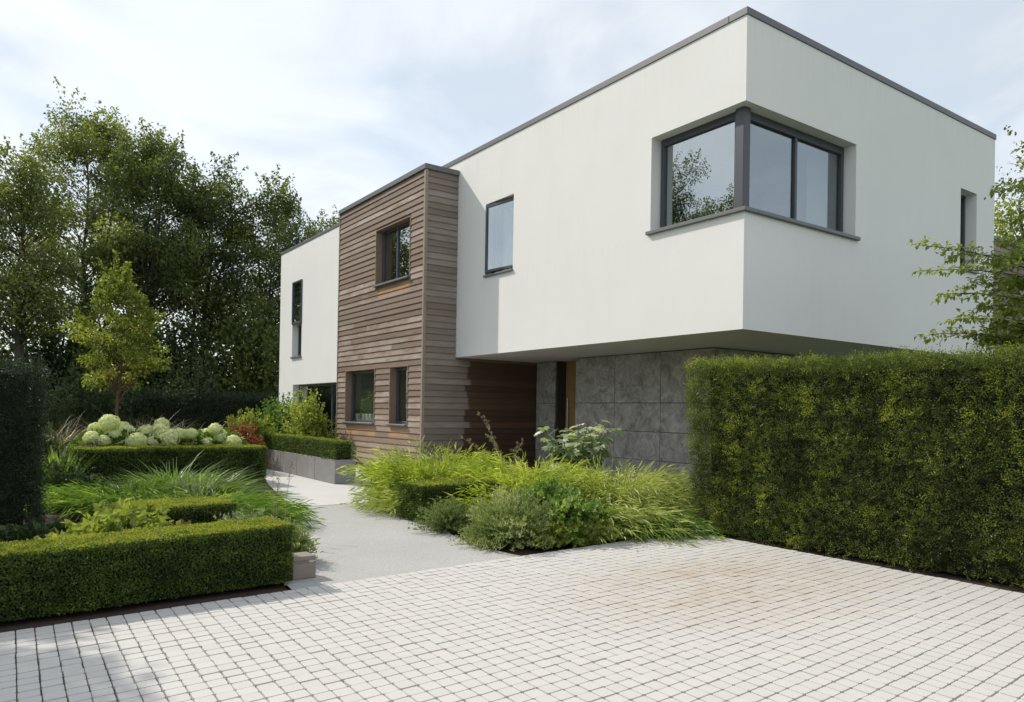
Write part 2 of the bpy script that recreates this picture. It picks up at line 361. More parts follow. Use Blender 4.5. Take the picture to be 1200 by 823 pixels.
M['sand'] = plain('joint_sand', (0.085, 0.075, 0.058), 0.95, var=0.45, scale=5)
M['path'] = gravel_mat('resin_bound_gravel', (0.32, 0.318, 0.312), (0.50, 0.495, 0.48), 170)
M['court'] = gravel_mat('pale_paving', (0.50, 0.495, 0.485), (0.60, 0.595, 0.58), 120, 0.15)
M['soil'] = plain('bark_mulch', (0.050, 0.030, 0.022), 0.95, var=0.5, scale=25, bmp=1.0, bscale=45)
M['lawn'] = plain('rough_lawn', (0.055, 0.085, 0.025), 0.95, var=0.4, scale=1.2, bmp=0.6, bscale=20)
M['planter'] = plain('zinc_grey_stone', (0.25, 0.245, 0.245), 0.7, var=0.3, scale=3.2, bmp=0.25, bscale=80)
M['lamp'] = plain('bronze_grey_stone', (0.245, 0.205, 0.175), 0.7, var=0.12, scale=25, bmp=0.15, bscale=150)
M['lamp_glass'] = plain('frosted_lamp_glass', (0.55, 0.53, 0.48), 0.4)
M['bark'] = bark_mat('bark', (0.045, 0.036, 0.028), (0.105, 0.09, 0.072))
M['bark_red'] = bark_mat('red_bark', (0.075, 0.036, 0.024), (0.15, 0.075, 0.05))
M['stem'] = plain('green_stem', (0.10, 0.14, 0.04), 0.7)
M['dry'] = plain('dry_seed_stem', (0.34, 0.25, 0.15), 0.85, var=0.3, scale=30)
M['twig_shade'] = plain('inner_twig_shade', (0.012, 0.016, 0.006), 0.95, var=0.4, scale=20)
# foliage
M['yew'] = leaf_mat('yew_foliage', (0.018, 0.032, 0.009), (0.150, 0.200, 0.030), (0.36, 0.38, 0.045), 0.34, rough=0.5)
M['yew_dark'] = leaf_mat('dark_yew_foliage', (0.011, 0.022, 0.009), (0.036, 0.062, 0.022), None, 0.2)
M['box'] = leaf_mat('box_foliage', (0.029, 0.055, 0.013), (0.170, 0.238, 0.034), (0.374, 0.374, 0.051), 0.38)
M['box_gold'] = leaf_mat('golden_box_foliage', (0.06, 0.075, 0.012), (0.20, 0.20, 0.022), (0.30, 0.26, 0.03), 0.38)
M['grass'] = leaf_mat('golden_forest_grass', (0.12, 0.18, 0.028), (0.40, 0.48, 0.075), (0.66, 0.66, 0.20), 0.42)
M['grass_green'] = leaf_mat('green_forest_grass', (0.049, 0.105, 0.020), (0.176, 0.288, 0.056), (0.384, 0.480, 0.128), 0.42)
M['grass_pale'] = leaf_mat('pale_forest_grass', (0.13, 0.18, 0.05), (0.41, 0.47, 0.14), (0.68, 0.66, 0.33), 0.40)
M['stipa'] = leaf_mat('feather_grass', (0.084, 0.078, 0.048), (0.250, 0.219, 0.138), (0.375, 0.325, 0.213), 0.30)
M['laven'] = leaf_mat('grey_green_foliage', (0.075, 0.11, 0.035), (0.27, 0.33, 0.12), (0.46, 0.48, 0.25), 0.3)
M['silver'] = leaf_mat('silver_foliage', (0.127, 0.161, 0.098), (0.310, 0.368, 0.230), (0.483, 0.529, 0.391), 0.3)
M['mid'] = leaf_mat('mid_green_foliage', (0.042, 0.090, 0.019), (0.156, 0.260, 0.052), (0.338, 0.416, 0.104), 0.38)
M['dull'] = leaf_mat('dull_and_shaded_foliage', (0.022, 0.042, 0.014), (0.072, 0.111, 0.036), (0.117, 0.156, 0.052), 0.3)
M['lime'] = leaf_mat('lime_foliage', (0.10, 0.145, 0.026), (0.33, 0.38, 0.085), (0.52, 0.53, 0.16), 0.50)
M['glauc'] = leaf_mat('glaucous_foliage', (0.15, 0.22, 0.09), (0.40, 0.48, 0.31), (0.66, 0.70, 0.58), 0.35)
M['maple'] = leaf_mat('maple_foliage', (0.13, 0.028, 0.018), (0.27, 0.10, 0.035), (0.34, 0.24, 0.06), 0.40)
M['hydrangea'] = leaf_mat('hydrangea_florets', (0.66, 0.70, 0.34), (0.88, 0.90, 0.60), (0.92, 0.92, 0.80), 0.42, tcol=1.0)
M['pinkish'] = leaf_mat('faded_astilbe', (0.14, 0.085, 0.055), (0.30, 0.20, 0.13), (0.38, 0.28, 0.18), 0.3)
M['tree_dark'] = leaf_mat('dark_tree_foliage', (0.045, 0.066, 0.024), (0.18, 0.22, 0.065), (0.31, 0.33, 0.09), 0.48)
M['tree_mid'] = leaf_mat('tree_foliage', (0.065, 0.090, 0.032), (0.25, 0.28, 0.09), (0.38, 0.40, 0.13), 0.48)
M['tree_lime'] = leaf_mat('young_tree_foliage', (0.085, 0.12, 0.022), (0.30, 0.34, 0.062), (0.48, 0.48, 0.11), 0.46)

# ------------------------------------------------------------------ foliage generators (numpy)
def nrm(a): return a/(np.linalg.norm(a, axis=1, keepdims=True)+1e-9)
def leaf_geo(P, D, Nn, L, W, fold=0.22):
    """one folded diamond per leaf"""
    n = len(P); D = nrm(D); S = nrm(np.cross(D, Nn)); U2 = np.cross(S, D)
    L = np.asarray(L).reshape(-1, 1); W = np.asarray(W).reshape(-1, 1)
    V = np.empty((n, 4, 3)); V[:, 0] = P; m = P+D*L*0.48
    V[:, 1] = m+S*W*0.5+U2*W*fold; V[:, 2] = P+D*L-U2*L*0.08; V[:, 3] = m-S*W*0.5+U2*W*fold
    i = (np.arange(n)*4)[:, None]
    F = np.concatenate([i+np.array([[0, 1, 2]]), i+np.array([[0, 2, 3]])], 1).reshape(-1, 3)
    return V.reshape(-1, 3), F
def leaf_obj(name, P, D, Nn, L, W, mat, parent, v, fold=0.22, loc=(0, 0, 0)):
    V, F = leaf_geo(P, D, Nn, L, W, fold)
    return obj(name, mesh_data(name, V-np.asarray(loc), F, mat, np.repeat(np.clip(v, 0, 1), 4)), parent, (0, 0, 0) if parent else loc)
class WaveNoise:
    def __init__(s, rng, n=10, lo=1.0, hi=5.0):
        k = rng.normal(size=(n, 3)); k /= np.linalg.norm(k, axis=1, keepdims=True); s.k = k*rng.uniform(lo, hi, (n, 1))*2*math.pi; s.p = rng.uniform(0, 6.28, n); s.a = 1/np.sqrt(n/2)
    def __call__(s, P): return np.sin(P@s.k.T+s.p).sum(1)*s.a*0.5
def rand_dir(rng, n): return nrm(rng.normal(size=(n, 3)))

def hedge(name, label, corner, ux, lx, ly, h, mat, n, leaf, seed, und=0.03, cat='hedge', group=None, sprig=0, ragged=0.0, top_bias=1.0, dh=0.0, v_top=0.25, faces='all', z0=0.0, taper=0.0, stalks=0, v_side=0.34, vw=0.16):
    """clipped hedge: box from corner along ux (length lx) and its left normal (length ly), height h"""
    rng = np.random.default_rng(seed)
    ux = np.array([ux[0], ux[1], 0.0]); ux /= np.linalg.norm(ux); uy = np.array([-ux[1], ux[0], 0.0]); c0 = np.array([corner[0], corner[1], z0])
    root = empty(name, tuple(c0))
    tag(root, label, cat, group)
    A = {'f': lx*h, 'b': lx*h, 'l': ly*h, 'r': ly*h, 't': lx*ly*top_bias}
    if faces != 'all': A = {k: (a if k in faces else a*0.12) for k, a in A.items()}
    ks = list(A); pr = np.array([A[k] for k in ks]); pr /= pr.sum()
    which = rng.choice(len(ks), n, p=pr); a = rng.random(n); b = rng.random(n)
    P = np.zeros((n, 3)); No = np.zeros((n, 3))
    for i, k in enumerate(ks):
        m = which == i; aa = a[m]; bb = b[m]
        if k == 'f': P[m] = np.outer(aa*lx, ux)+np.outer(bb*h, (0, 0, 1)); No[m] = -uy
        if k == 'b': P[m] = np.outer(aa*lx, ux)+uy*ly+np.outer(bb*h, (0, 0, 1)); No[m] = uy
        if k == 'l': P[m] = np.outer(aa*ly, uy)+np.outer(bb*h, (0, 0, 1)); No[m] = -ux
        if k == 'r': P[m] = np.outer(aa*ly, uy)+ux*lx+np.outer(bb*h, (0, 0, 1)); No[m] = ux
        if k == 't': P[m] = np.outer(aa*lx, ux)+np.outer(bb*ly, uy)+np.array([0, 0, h]); No[m] = (0, 0, 1)
    istop = which == ks.index('t')
    tt = (P@ux)/lx
    P[:, 2] *= 1+dh*tt/h
    W1 = WaveNoise(rng, 30, 0.5, 2.2); W2 = WaveNoise(rng, 40, 2.0, 9.0)
    Q = P+c0
    Qa = Q*np.array([0.75, 0.75, 1.35]); ridge = W1(Q)*und+W2(Qa)*und*0.85
    inw = rng.exponential(1.0, n)*leaf*(2.0 if sprig else 1.1)
    rg = ragged*np.clip(1-P[:, 2]/(h*0.55), 0, 1)**1.5*rng.random(n)          # thin bottom
    P = Q+No*(ridge*np.where(istop, 0.55, 1.0)-inw-rg-taper*np.where(istop, 0, P[:, 2]/h))[:, None]
    # soften the arrises
    P[:, 2] = np.maximum(P[:, 2], z0+0.02)
    v = v_side+vw*W2(Qa)+rng.normal(0, 0.16, n)-inw/leaf*(0.06 if sprig else 0.10)+np.where(istop, v_top+0.45-v_side, 0.0)+vw*0.4*W1(Q)  # light put into leaf tone: sunlit tops paler, hollows and inner leaves darker
    if sprig:
        # flat sprays of needles
        sd = nrm(No*np.where(istop, 0.15, 0.7)[:, None]+rand_dir(rng, n)*0.75+np.array([0, 0, 1.0])*np.where(istop, 0.1, 0.45)[:, None]); sn = nrm(np.cross(sd, rand_dir(rng, n)))
        ss = np.cross(sd, sn); PL = []; DL = []; NL = []; VL = []; LL = []
        sl_ = leaf*3.0*rng.uniform(0.5, 1.3, n)
        for j in range(sprig):
            f = (j+0.6)/sprig; sg = 1 if j % 2 == 0 else -1
            PL.append(P+sd*(sl_*f)[:, None]); DL.append(sd*0.75+ss*sg*(1.0-0.45*f)); NL.append(sn); VL.append(v+0.22*f+rng.normal(0, 0.06, n)); LL.append(leaf*rng.uniform(0.8, 1.2, n)*(1-0.3*f))
        P = np.concatenate(PL); D = np.concatenate(DL); Nn = np.concatenate(NL); v = np.concatenate(VL); L = np.concatenate(LL); Wd = L*0.34
    else:
        D = nrm(No*0.55+rand_dir(rng, n)*0.9+np.array([0, 0, 0.25])); Nn = nrm(No+rand_dir(rng, n)*0.8); L = leaf*rng.uniform(0.7, 1.3, n); Wd = L*0.62
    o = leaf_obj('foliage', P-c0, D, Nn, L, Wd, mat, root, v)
    ins = und*1.55+leaf*1.7
    q = lambda x, y, z: tuple(ux*x+uy*y+np.array([0, 0, z]))
    mb = MB(); x0, x1, y0, y1 = ins, lx-ins, ins, ly-ins; zt0 = h-und*0.9-leaf*1.8; zt1 = zt0+dh; zb = 0.0
    t_ = taper
    V = [q(x0+ragged*.6, y0+ragged*.6, zb), q(x1-ragged*.6, y0+ragged*.6, zb), q(x1-ragged*.6, y1-ragged*.6, zb), q(x0+ragged*.6, y1-ragged*.6, zb), q(x0+t_, y0+t_, zt0), q(x1-t_, y0+t_, zt1), q(x1-t_, y1-t_, zt1), q(x0+t_, y1-t_, zt0)]
    F = [(0, 1, 2, 3), (4, 5, 6, 7), (0, 1, 5, 4), (1, 2, 6, 5), (2, 3, 7, 6), (3, 0, 4, 7)]
    obj('twig_shade_core', mesh_data('twig_shade_core', V, F, M['twig_shade']), root)  # solid box for inner twigs, near-black to stand in for shade inside
    if stalks:
        mb = MB()
        for k in range(stalks):
            x = rng.uniform(0.1, lx-0.1); y = rng.uniform(0.06, 0.16)
            p0 = np.array(q(x, y+0.08, 0.0)); p1 = np.array(q(x+rng.normal(0, .03), y, h*0.35))
            mb.tube([p0, (p0+p1)/2+rng.normal(0, .008, 3), p1], [0.008, 0.007, 0.005], 5)
        mb.build('stem', M['bark'], root)
    return root

def blades(P0, az, tilt, L, W, droop, seg=5, lean=(0, 0), twist=None):
    """arching blades: strips of seg segments"""
    n = len(P0); s = np.linspace(0, 1, seg+1)[None, :]
    hx = np.cos(az); hy = np.sin(az)
    r = L[:, None]*(np.sin(tilt)[:, None]*s+droop[:, None]*0.75*s**2); z = L[:, None]*(np.cos(tilt)[:, None]*s-droop[:, None]*0.85*s**2.2)
    C = np.empty((n, seg+1, 3)); C[..., 0] = P0[:, 0:1]+hx[:, None]*r+lean[0]*L[:, None]*s**2; C[..., 1] = P0[:, 1:2]+hy[:, None]*r+lean[1]*L[:, None]*s**2; C[..., 2] = np.maximum(P0[:, 2:3]+z, 0.012)
    tw = az+math.pi/2 if twist is None else az+math.pi/2+twist
    sx = np.cos(tw)[:, None]; sy = np.sin(tw)[:, None]
    w = W[:, None]*0.5*np.clip(np.minimum(1.0, (1.02-s)*2.2), 0.04, 1)*np.where(s < 0.15, 0.6, 1.0)
    V = np.empty((n, seg+1, 2, 3)); V[:, :, 0] = C; V[:, :, 1] = C
    V[:, :, 0, 0] += sx*w; V[:, :, 0, 1] += sy*w; V[:, :, 1, 0] -= sx*w; V[:, :, 1, 1] -= sy*w
    b = np.arange(n)[:, None]*(2*(seg+1))+np.arange(seg)[None, :]*2
    F = np.stack([b, b+1, b+3, b+2], -1).reshape(-1, 4)
    return V.reshape(-1, 3), F
def grass(name, label, c, rad, n, length, width, mat, seed, tilt=(0.1, 0.9), droop=(0.3, 0.9), lean=(0, 0), cat='ornamental grass', group=None, flat=1.0, vb=0.45, seg=5):
    rng = np.random.default_rng(seed)
    th = rng.uniform(0, 2*math.pi, n); rr = rad*0.42*np.sqrt(rng.random(n))
    P0 = np.stack([rr*np.cos(th), rr*np.sin(th)*flat, np.zeros(n)], 1)
    az = th+rng.normal(0, 0.7, n); k = rr/(rad*0.42)
    ti = tilt[0]+(tilt[1]-tilt[0])*np.clip(k*0.6+rng.random(n)*0.5, 0, 1); dr = rng.uniform(*droop, n)
    L = length*rng.uniform(0.55, 1.1, n); W = width*rng.uniform(0.7, 1.3, n)
    tuft = WaveNoise(rng, 8, 0.6, 2.0)
    V, F = blades(P0, az, ti, L, W, dr, seg, lean, rng.normal(0, 0.5, n))
    s = np.tile(np.repeat(np.linspace(0, 1, seg+1), 2), n)
    v = np.repeat(vb+rng.normal(0, 0.17, n)+0.2*tuft(P0*2.2), 2*(seg+1))+0.30*(s-0.5)
    o = obj(name, mesh_data(name, V, F, mat, np.clip(v, 0, 1)), None, (c[0], c[1], 0))
    return tag(o, label, cat, group)

def hakone(name, label, c, rad, n, length, mat, seed, tilt=(0.1, 0.9), droop=(0.3, 0.9), lean=(0, 0), cat='ornamental grass', group=None, per=12, leaf=.17, w=.0145, vb=0.55):
    """forest grass: arching wiry stems set with short drooping blades"""
    rng = np.random.default_rng(seed)
    th = rng.uniform(0, 2*math.pi, n); k = np.sqrt(rng.random(n)); rr = rad*0.45*k
    az = th+rng.normal(0, 0.6, n); ti = tilt[0]+(tilt[1]-tilt[0])*np.clip(k*0.6+rng.random(n)*0.5, 0, 1); dr = rng.uniform(*droop, n); L = length*rng.uniform(0.55, 1.08, n)
    def pos(s):
        r = L[:, None]*(np.sin(ti)[:, None]*s+dr[:, None]*0.6*s**2); z = L[:, None]*(np.cos(ti)[:, None]*s-dr[:, None]*0.62*s**2.2)
        return np.stack([(rr*np.cos(th))[:, None]+np.cos(az)[:, None]*r+lean[0]*L[:, None]*s**2, (rr*np.sin(th))[:, None]+np.sin(az)[:, None]*r+lean[1]*L[:, None]*s**2, np.maximum(z, .03)], -1)
    s = rng.uniform(.30, 1.0, (n, per)); s[:, 0] = 1.0
    P = pos(s); T = pos(np.minimum(s+.06, 1.06))-P; P = P.reshape(-1, 3); T = nrm(T.reshape(-1, 3)); m = len(P)
    out = np.repeat(np.stack([np.cos(az), np.sin(az), 0*az], 1), per, 0)
    D = nrm(T*.75+out*.25+rand_dir(rng, m)*.55+np.array([lean[0]*.6, lean[1]*.6, -.12])); Nn = nrm(np.array([0, 0, 1.])+rand_dir(rng, m)*.6)
    Ln = leaf*rng.uniform(.6, 1.25, m); tuft = WaveNoise(rng, 8, 0.8, 2.4)
    P[:, 2] = np.maximum(P[:, 2], .02); D[:, 2] = np.maximum(D[:, 2], -(P[:, 2]-.012)/Ln)
    v = vb+rng.normal(0, .17, m)+.26*tuft(P)+.30*(s.reshape(-1)-.65)
    r_ = empty(name, (c[0], c[1], 0)); tag(r_, label, cat, group)
    leaf_obj('blades', P, D, Nn, Ln, w*rng.uniform(.75, 1.3, m), mat, r_, v, .15)
    V, F = blades(np.stack([rr*np.cos(th), rr*np.sin(th), 0*rr], 1), az, ti, L, np.full(n, .004), dr*.78, 5, lean)
    obj('stems', mesh_data('stems', V, F, mat, np.full(len(V), .3)), r_)
    return r_

def bush(name, label, c, r, hgt, n_stem, per, leaf, wr, mat, seed, cat='shrub', group=None, z0=0.0, up=0.3, v0=0.45, lumps=0.25, start=0.35, side=0.7, stemr=0.004, smat=None, part=True):
    rng = np.random.default_rng(seed)
    root = empty(name, (c[0], c[1], z0)); tag(root, label, cat, group)
    d = rand_dir(rng, n_stem); d[:, 2] = np.abs(d[:, 2])*1.0+0.05; d = nrm(d)
    Wn = WaveNoise(rng, 8, 0.3, 1.0)
    sc_ = np.array([r[0], r[1], hgt])*(1+lumps*Wn(d*1.0))[:, None]*rng.uniform(0.72, 1.04, n_stem)[:, None]
    tip = d*sc_; mid = tip*0.5*np.array([0.8, 0.8, 1.25]); 
    f = rng.uniform(start, 1.0, (n_stem, per)); f[:, 0] = 1.0
    B = (2*(1-f)*f)[..., None]*mid[:, None]+(f**2)[..., None]*tip[:, None]
    T = (2*(1-2*f))[..., None]*mid[:, None]*0.5+(2*f)[..., None]*tip[:, None]
    B = B.reshape(-1, 3); T = nrm(T.reshape(-1, 3)); n = len(B)
    D = nrm(T*0.55+rand_dir(rng, n)*side+np.array([0, 0, up])); Nn = nrm(np.array([0, 0, 0.7])+rand_dir(rng, n)*0.8)
    L = leaf*rng.uniform(0.6, 1.25, n)
    v = v0+rng.normal(0, 0.15, n)+0.22*(f.reshape(-1)-0.6)+np.repeat(0.22*Wn(d*1.7), per)
    leaf_obj('foliage', B, D, Nn, L, L*wr, mat, root, v)
    mb = MB()
    for i in range(min(n_stem, 90)):
        mb.tube([(0, 0, 0), tuple(mid[i]*np.array([1, 1, 1.0])), tuple(tip[i]*0.97)], [stemr*1.6, stemr, stemr*0.5], 4)
    mb.build('stem', smat or M['stem'], root)
    return root

def tree(name, label, base, H, cz, cr, n_clump, n_leaf, leaf, mat, seed, trunk_r=0.14, stems=1, clump=(0.5, 1.1), group='trees beyond the garden', bark=None, spikes=10, cat='tree', wr=0.6, v0=0.45, flat=0.75, inner=0.25, offset=(0, 0), trunk_bare=0.25, spread=0.5):
    """trunk(s) with limbs to leaf clumps spread through an ellipsoid crown"""
    rng = np.random.default_rng(seed); b = np.array([base[0], base[1], base[2] if len(base) > 2 else 0.0])
    root = empty(name, tuple(b)); tag(root, label, cat, group)
    cc = np.array([offset[0], offset[1], cz]); cr = np.array(cr, float)
    tk = MB(); trunks = []
    for s in range(stems):
        top = cc+np.array([rng.normal(0, .22*cr[0])*(stems > 1), rng.normal(0, .22*cr[1])*(stems > 1), cr[2]*rng.uniform(0.35, 0.7)])
        m = 9; f = np.linspace(0, 1, m)[:, None]
        st = np.array([rng.normal(0, .3), rng.normal(0, .3), 0])*(stems > 1)
        pts = st*(1-f)+top*f+np.cumsum(rng.normal(0, 0.012*H, (m, 3))*np.array([1, 1, 0]), 0)*f
        rad = trunk_r*(1-0.85*f[:, 0])*(0.75 if stems > 1 else 1); rad[0] *= 1.25
        tk.tube(pts, rad, 8); trunks.append((pts, rad))
    # clump centres, pushed apart
    cand = []
    tries = 0
    while len(cand) < n_clump and tries < 6000:
        tries += 1
        u = rand_dir(rng, 1)[0]*(inner+(1-inner)*rng.random())**0.5
        if u[2] < -0.75: continue
        p = cc+u*cr*np.array([1, 1, 1.0])
        w = 1.0-0.25*max(0, u[2])
        p[:2] = cc[:2]+(p[:2]-cc[:2])*w
        if all(np.linalg.norm((p-q)/np.array([1, 1, 0.8])) > clump[0]*spread*(1-tries/9000) for q in cand): cand.append(p)
    cand = np.array(cand); k = len(cand); R = rng.uniform(clump[0], clump[1], k)
    for p, r_ in zip(cand, R):
        pts, rad = trunks[rng.integers(len(trunks))]
        zt = np.clip(p[2]-np.linalg.norm(p[:2]-cc[:2])*rng.uniform(0.5, 1.0), H*trunk_bare, pts[-1][2]); i = np.interp(zt, pts[:, 2], np.arange(len(pts))); i0 = int(i); fr = i-i0; i1 = min(i0+1, len(pts)-1)
        s0 = pts[i0]*(1-fr)+pts[i1]*fr; r0 = rad[i0]*(1-fr)+rad[i1]*fr
        mid = (s0+p)/2+np.array([rng.normal(0, .12), rng.normal(0, .12), rng.uniform(0.0, 0.35)])*np.linalg.norm(p-s0)*0.4
        f = np.linspace(0, 1, 5)[:, None]; c = (1-f)**2*s0+2*f*(1-f)*mid+f**2*p
        tk.tube(c, np.linspace(min(r0*0.55, 0.05*trunk_r/0.14+0.01), 0.006, 5), 5)
        for q in range(3):
            e = p+rand_dir(rng, 1)[0]*r_*np.array([1, 1, flat])*0.9; a = c[3]
            tk.tube([a, (a+e)/2+rng.normal(0, .04, 3), e], [0.012, 0.008, 0.003], 4)
    tk.build('trunk', bark or M['bark'], root, smooth=True)
    # leaves
    wts = R**2; cnt = (n_leaf*wts/wts.sum()).astype(int)
    idx = np.repeat(np.arange(k), cnt); n = len(idx)
    u = rand_dir(rng, n)*(rng.random(n)**0.45)[:, None]
    P = cand[idx]+u*R[idx][:, None]*np.array([1, 1, flat])
    wn = WaveNoise(rng, 14, 0.25/clump[0]*0.5, 0.9/clump[0]*0.5)
    keep = (wn(P)+rng.normal(0, 0.30, n)) > -0.28                                   # gaps
    P = P[keep]; u = u[keep]; idx = idx[keep]
    # leading shoots
    order = np.argsort(-(cand[:, 2]+np.linalg.norm(cand[:, :2]-cc[:2], axis=1)*0.5))[:spikes]
    SP = []
    for i in order:
        for q in range(3):
            d = nrm(np.array([[rng.normal(0, .45), rng.normal(0, .45), 1.0]]))[0]; ln = R[i]*rng.uniform(0.7, 1.5); m = int(28*ln/clump[1]/ (leaf/0.12))+8
            f = rng.random(m); SP.append(cand[i]+d*(R[i]*0.4+ln*f)[:, None]+rng.normal(0, 1, (m, 3))*(R[i]*0.16*(1.15-f))[:, None])
    if SP:
        SP = np.concatenate(SP); P = np.concatenate([P, SP]); u = np.concatenate([u, rand_dir(rng, len(SP))]); idx = np.concatenate([idx, np.zeros(len(SP), int)])
    n = len(P)
    D = nrm(u*0.7+rand_dir(rng, n)*0.8+np.array([0, 0, -0.25])); Nn = nrm(np.array([0, 0, 0.8])+rand_dir(rng, n)*0.7)
    L = leaf*rng.uniform(0.6, 1.3, n)
    cv = rng.normal(0, 0.24, k)
    v = v0+rng.normal(0, 0.15, n)+cv[idx]+0.12*u[:, 2]
    leaf_obj('crown', P, D, Nn, L, L*wr, mat, root, v)
    return root

# ================================================================== SETTING: ground, drive, path, beds
def sheet(name, pts, z, mat, kind='structure', parent=None):
    o = obj(name, mesh_data(name, [(x, y, z) for x, y in pts], [tuple(range(len(pts)))], mat), parent)
    return tag(o, kind=kind) if not parent else o
sheet('ground', [(-400, -400), (400, -400), (400, 400), (-400, 400)], -0.085, M['lawn'])
def edge(x): return 5.515+0.085*x
sheet('planting_bed', [(-8, 4.83), (1.95, edge(1.95)), (2.0, 6.2), (2.6, 7.5), (3.55, 10.46), (4.25, 13.8), (4.6, 15.2), (5.4, 19.0), (5.4, 21), (-8, 21)], -0.03, M['soil'])
sheet('planting_bed', [(4.3, edge(4.3)), (6.96, edge(6.96)), (6.965, -4), (9.5, -4), (9.5, 6.4), (10.4, 8.6), (10.4, 13.2), (8.6, 14.2), (7.6, 12.5), (5.5, 10.46), (5.1, 9.5), (4.45, 7.8), (4.2, 6.6)], -0.03, M['soil'])
sheet('path', [(1.95, edge(1.95)), (4.3, edge(4.3)), (4.2, 6.6), (4.45, 7.8), (5.1, 9.5), (5.5, 10.46), (3.55, 10.46), (2.6, 7.5), (2.0, 6.2)], -0.006, M['path'])
sheet('forecourt', [(3.55, 10.464), (5.4, 10.464), (7.6, 12.5), (8.6, 14.25), (8.6, 26), (5.9, 26), (5.4, 19), (4.6, 15.2), (4.25, 13.8)], -0.002, M['court'])
drive = sheet('driveway', [(-3.2, edge(-3.2)), (6.96, edge(6.96)), (6.96, -2.0), (-3.2, -2.0)], -0.013, M['sand'])
# granite setts: 100 mm cubes laid in straight rows
EX = np.array([1, 0.085, 0])*0.1; EY = np.array([0.02, 1, 0])*0.1
def sett_verts(j=0.021, ch=0.02, cc=0.085):
    vs = []
    for s, z in ((0.5-j, -0.016), (0.5-j-ch, 0.0)):
        c = s-cc
        for a, b in ((-c, -s), (c, -s), (s, -c), (s, c), (c, s), (-c, s), (-s, c), (-s, -c)): vs.append(EX*a+EY*b+np.array([0, 0, z]))
    return np.array(vs)
SV = sett_verts(); SF = np.array([[8, 9, 10, 15], [15, 10, 11, 14], [14, 11, 12, 13]]+[[i, (i+1) % 8, 8+(i+1) % 8, 8+i] for i in range(8)])
rngp = np.random.default_rng(5)
setts = []
for k in range(86):
    for j in range(111):
        c = np.array([6.96, edge(6.96), 0])-EX*(j+0.5)-EY*(k+0.5)
        if c[1] < -2.0 or c[0] < -3.2: continue
        px, py, w = proj(*c) if (c@fw) > 0.3 else (-999, -999, 1)
        vis = w if (w > 0.5 and -10 < px < 1210 and py < 833) else 1e6
        setts.append((vis, c))
setts.sort(key=lambda t: t[0])
pm = mesh_data('sett', SV, SF, M['paver'])
for vis, c in setts[:300]:
    o = obj('sett', pm, drive, (c[0]+rngp.normal(0, .0012), c[1]+rngp.normal(0, .0012), rngp.normal(0, 0.0012)))
    o.rotation_euler = (rngp.normal(0, 0.006), rngp.normal(0, 0.006), rngp.normal(0, 0.008))
rest = np.array([c for _, c in setts[300:]]); nr = len(rest)
rest[:, :2] += rngp.normal(0, .0012, (nr, 2)); rest[:, 2] += rngp.normal(0, .0012, nr)
tl = rngp.normal(0, 0.006, (nr, 2))
VV = SV[None]+rest[:, None]; VV[..., 2] += SV[None, :, 0]*tl[:, :1]+SV[None, :, 1]*tl[:, 1:]
tag(obj('setts', mesh_data('setts', VV.reshape(-1, 3), (SF[None]+np.arange(nr)[:, None, None]*16).reshape(-1, 4), M['paver_stuff'], np.repeat(rngp.random(nr), 16)), drive), kind='stuff')

# ================================================================== HOUSE
X0, Y0, ZS, ZT, X1 = 8.512, 6.576, 2.607, 6.975, 16.27
XW, YW, YWE, ZW = 7.676, 14.287, 19.103, 6.66
XL, YL0, YL, ZL = 7.956, 19.10, 24.89, 6.545
house = empty('house', (X0, Y0, 0)); tag(house, 'white rendered modern house with overhanging upper floor and timber-clad bay', 'house')
HL = np.array([X0, Y0, 0])
def hp(mb, name, mat, parent=None, smooth=False):
    """build in world coordinates under the house (or under one of its parts)"""
    V = np.array(mb.V)-HL
    return obj(name, mesh_data(name, V, mb.F, mat, smooth=smooth), parent or house)
def W3(axis, a, n, z): return (n, a, z) if axis == 'X' else (a, n, z)
def skin(mb, axis, face, a0, a1, z0, z1, holes=(), rev=0.3, norev=()):
    """wall sheet with openings and their reveals (inward = +axis)"""
    As = sorted({a0, a1, *[h[0] for h in holes], *[h[1] for h in holes]}); Zs = sorted({z0, z1, *[h[2] for h in holes], *[h[3] for h in holes]})
    for i in range(len(As)-1):
        for k in range(len(Zs)-1):
            am = (As[i]+As[i+1])/2; zm_ = (Zs[k]+Zs[k+1])/2
            if any(h[0] < am < h[1] and h[2] < zm_ < h[3] for h in holes): continue
            mb.quad(W3(axis, As[i], face, Zs[k]), W3(axis, As[i+1], face, Zs[k]), W3(axis, As[i+1], face, Zs[k+1]), W3(axis, As[i], face, Zs[k+1]))
    for q, h in enumerate(holes):
        if q in norev: continue
        f2 = face+rev
        for (p, r) in (((h[0], h[2]), (h[0], h[3])), ((h[1], h[2]), (h[1], h[3])), ((h[0], h[2]), (h[1], h[2])), ((h[0], h[3]), (h[1], h[3]))):
            mb.quad(W3(axis, p[0], face, p[1]), W3(axis, r[0], face, r[1]), W3(axis, r[0], f2, r[1]), W3(axis, p[0], f2, p[1]))
def bx(mb, axis, a0, a1, n0, n1, z0, z1, b=0.0):
    if axis == 'X': mb.box(n0, n1, a0, a1, z0, z1, b)
    else: mb.box(a0, a1, n0, n1, z0, z1, b)
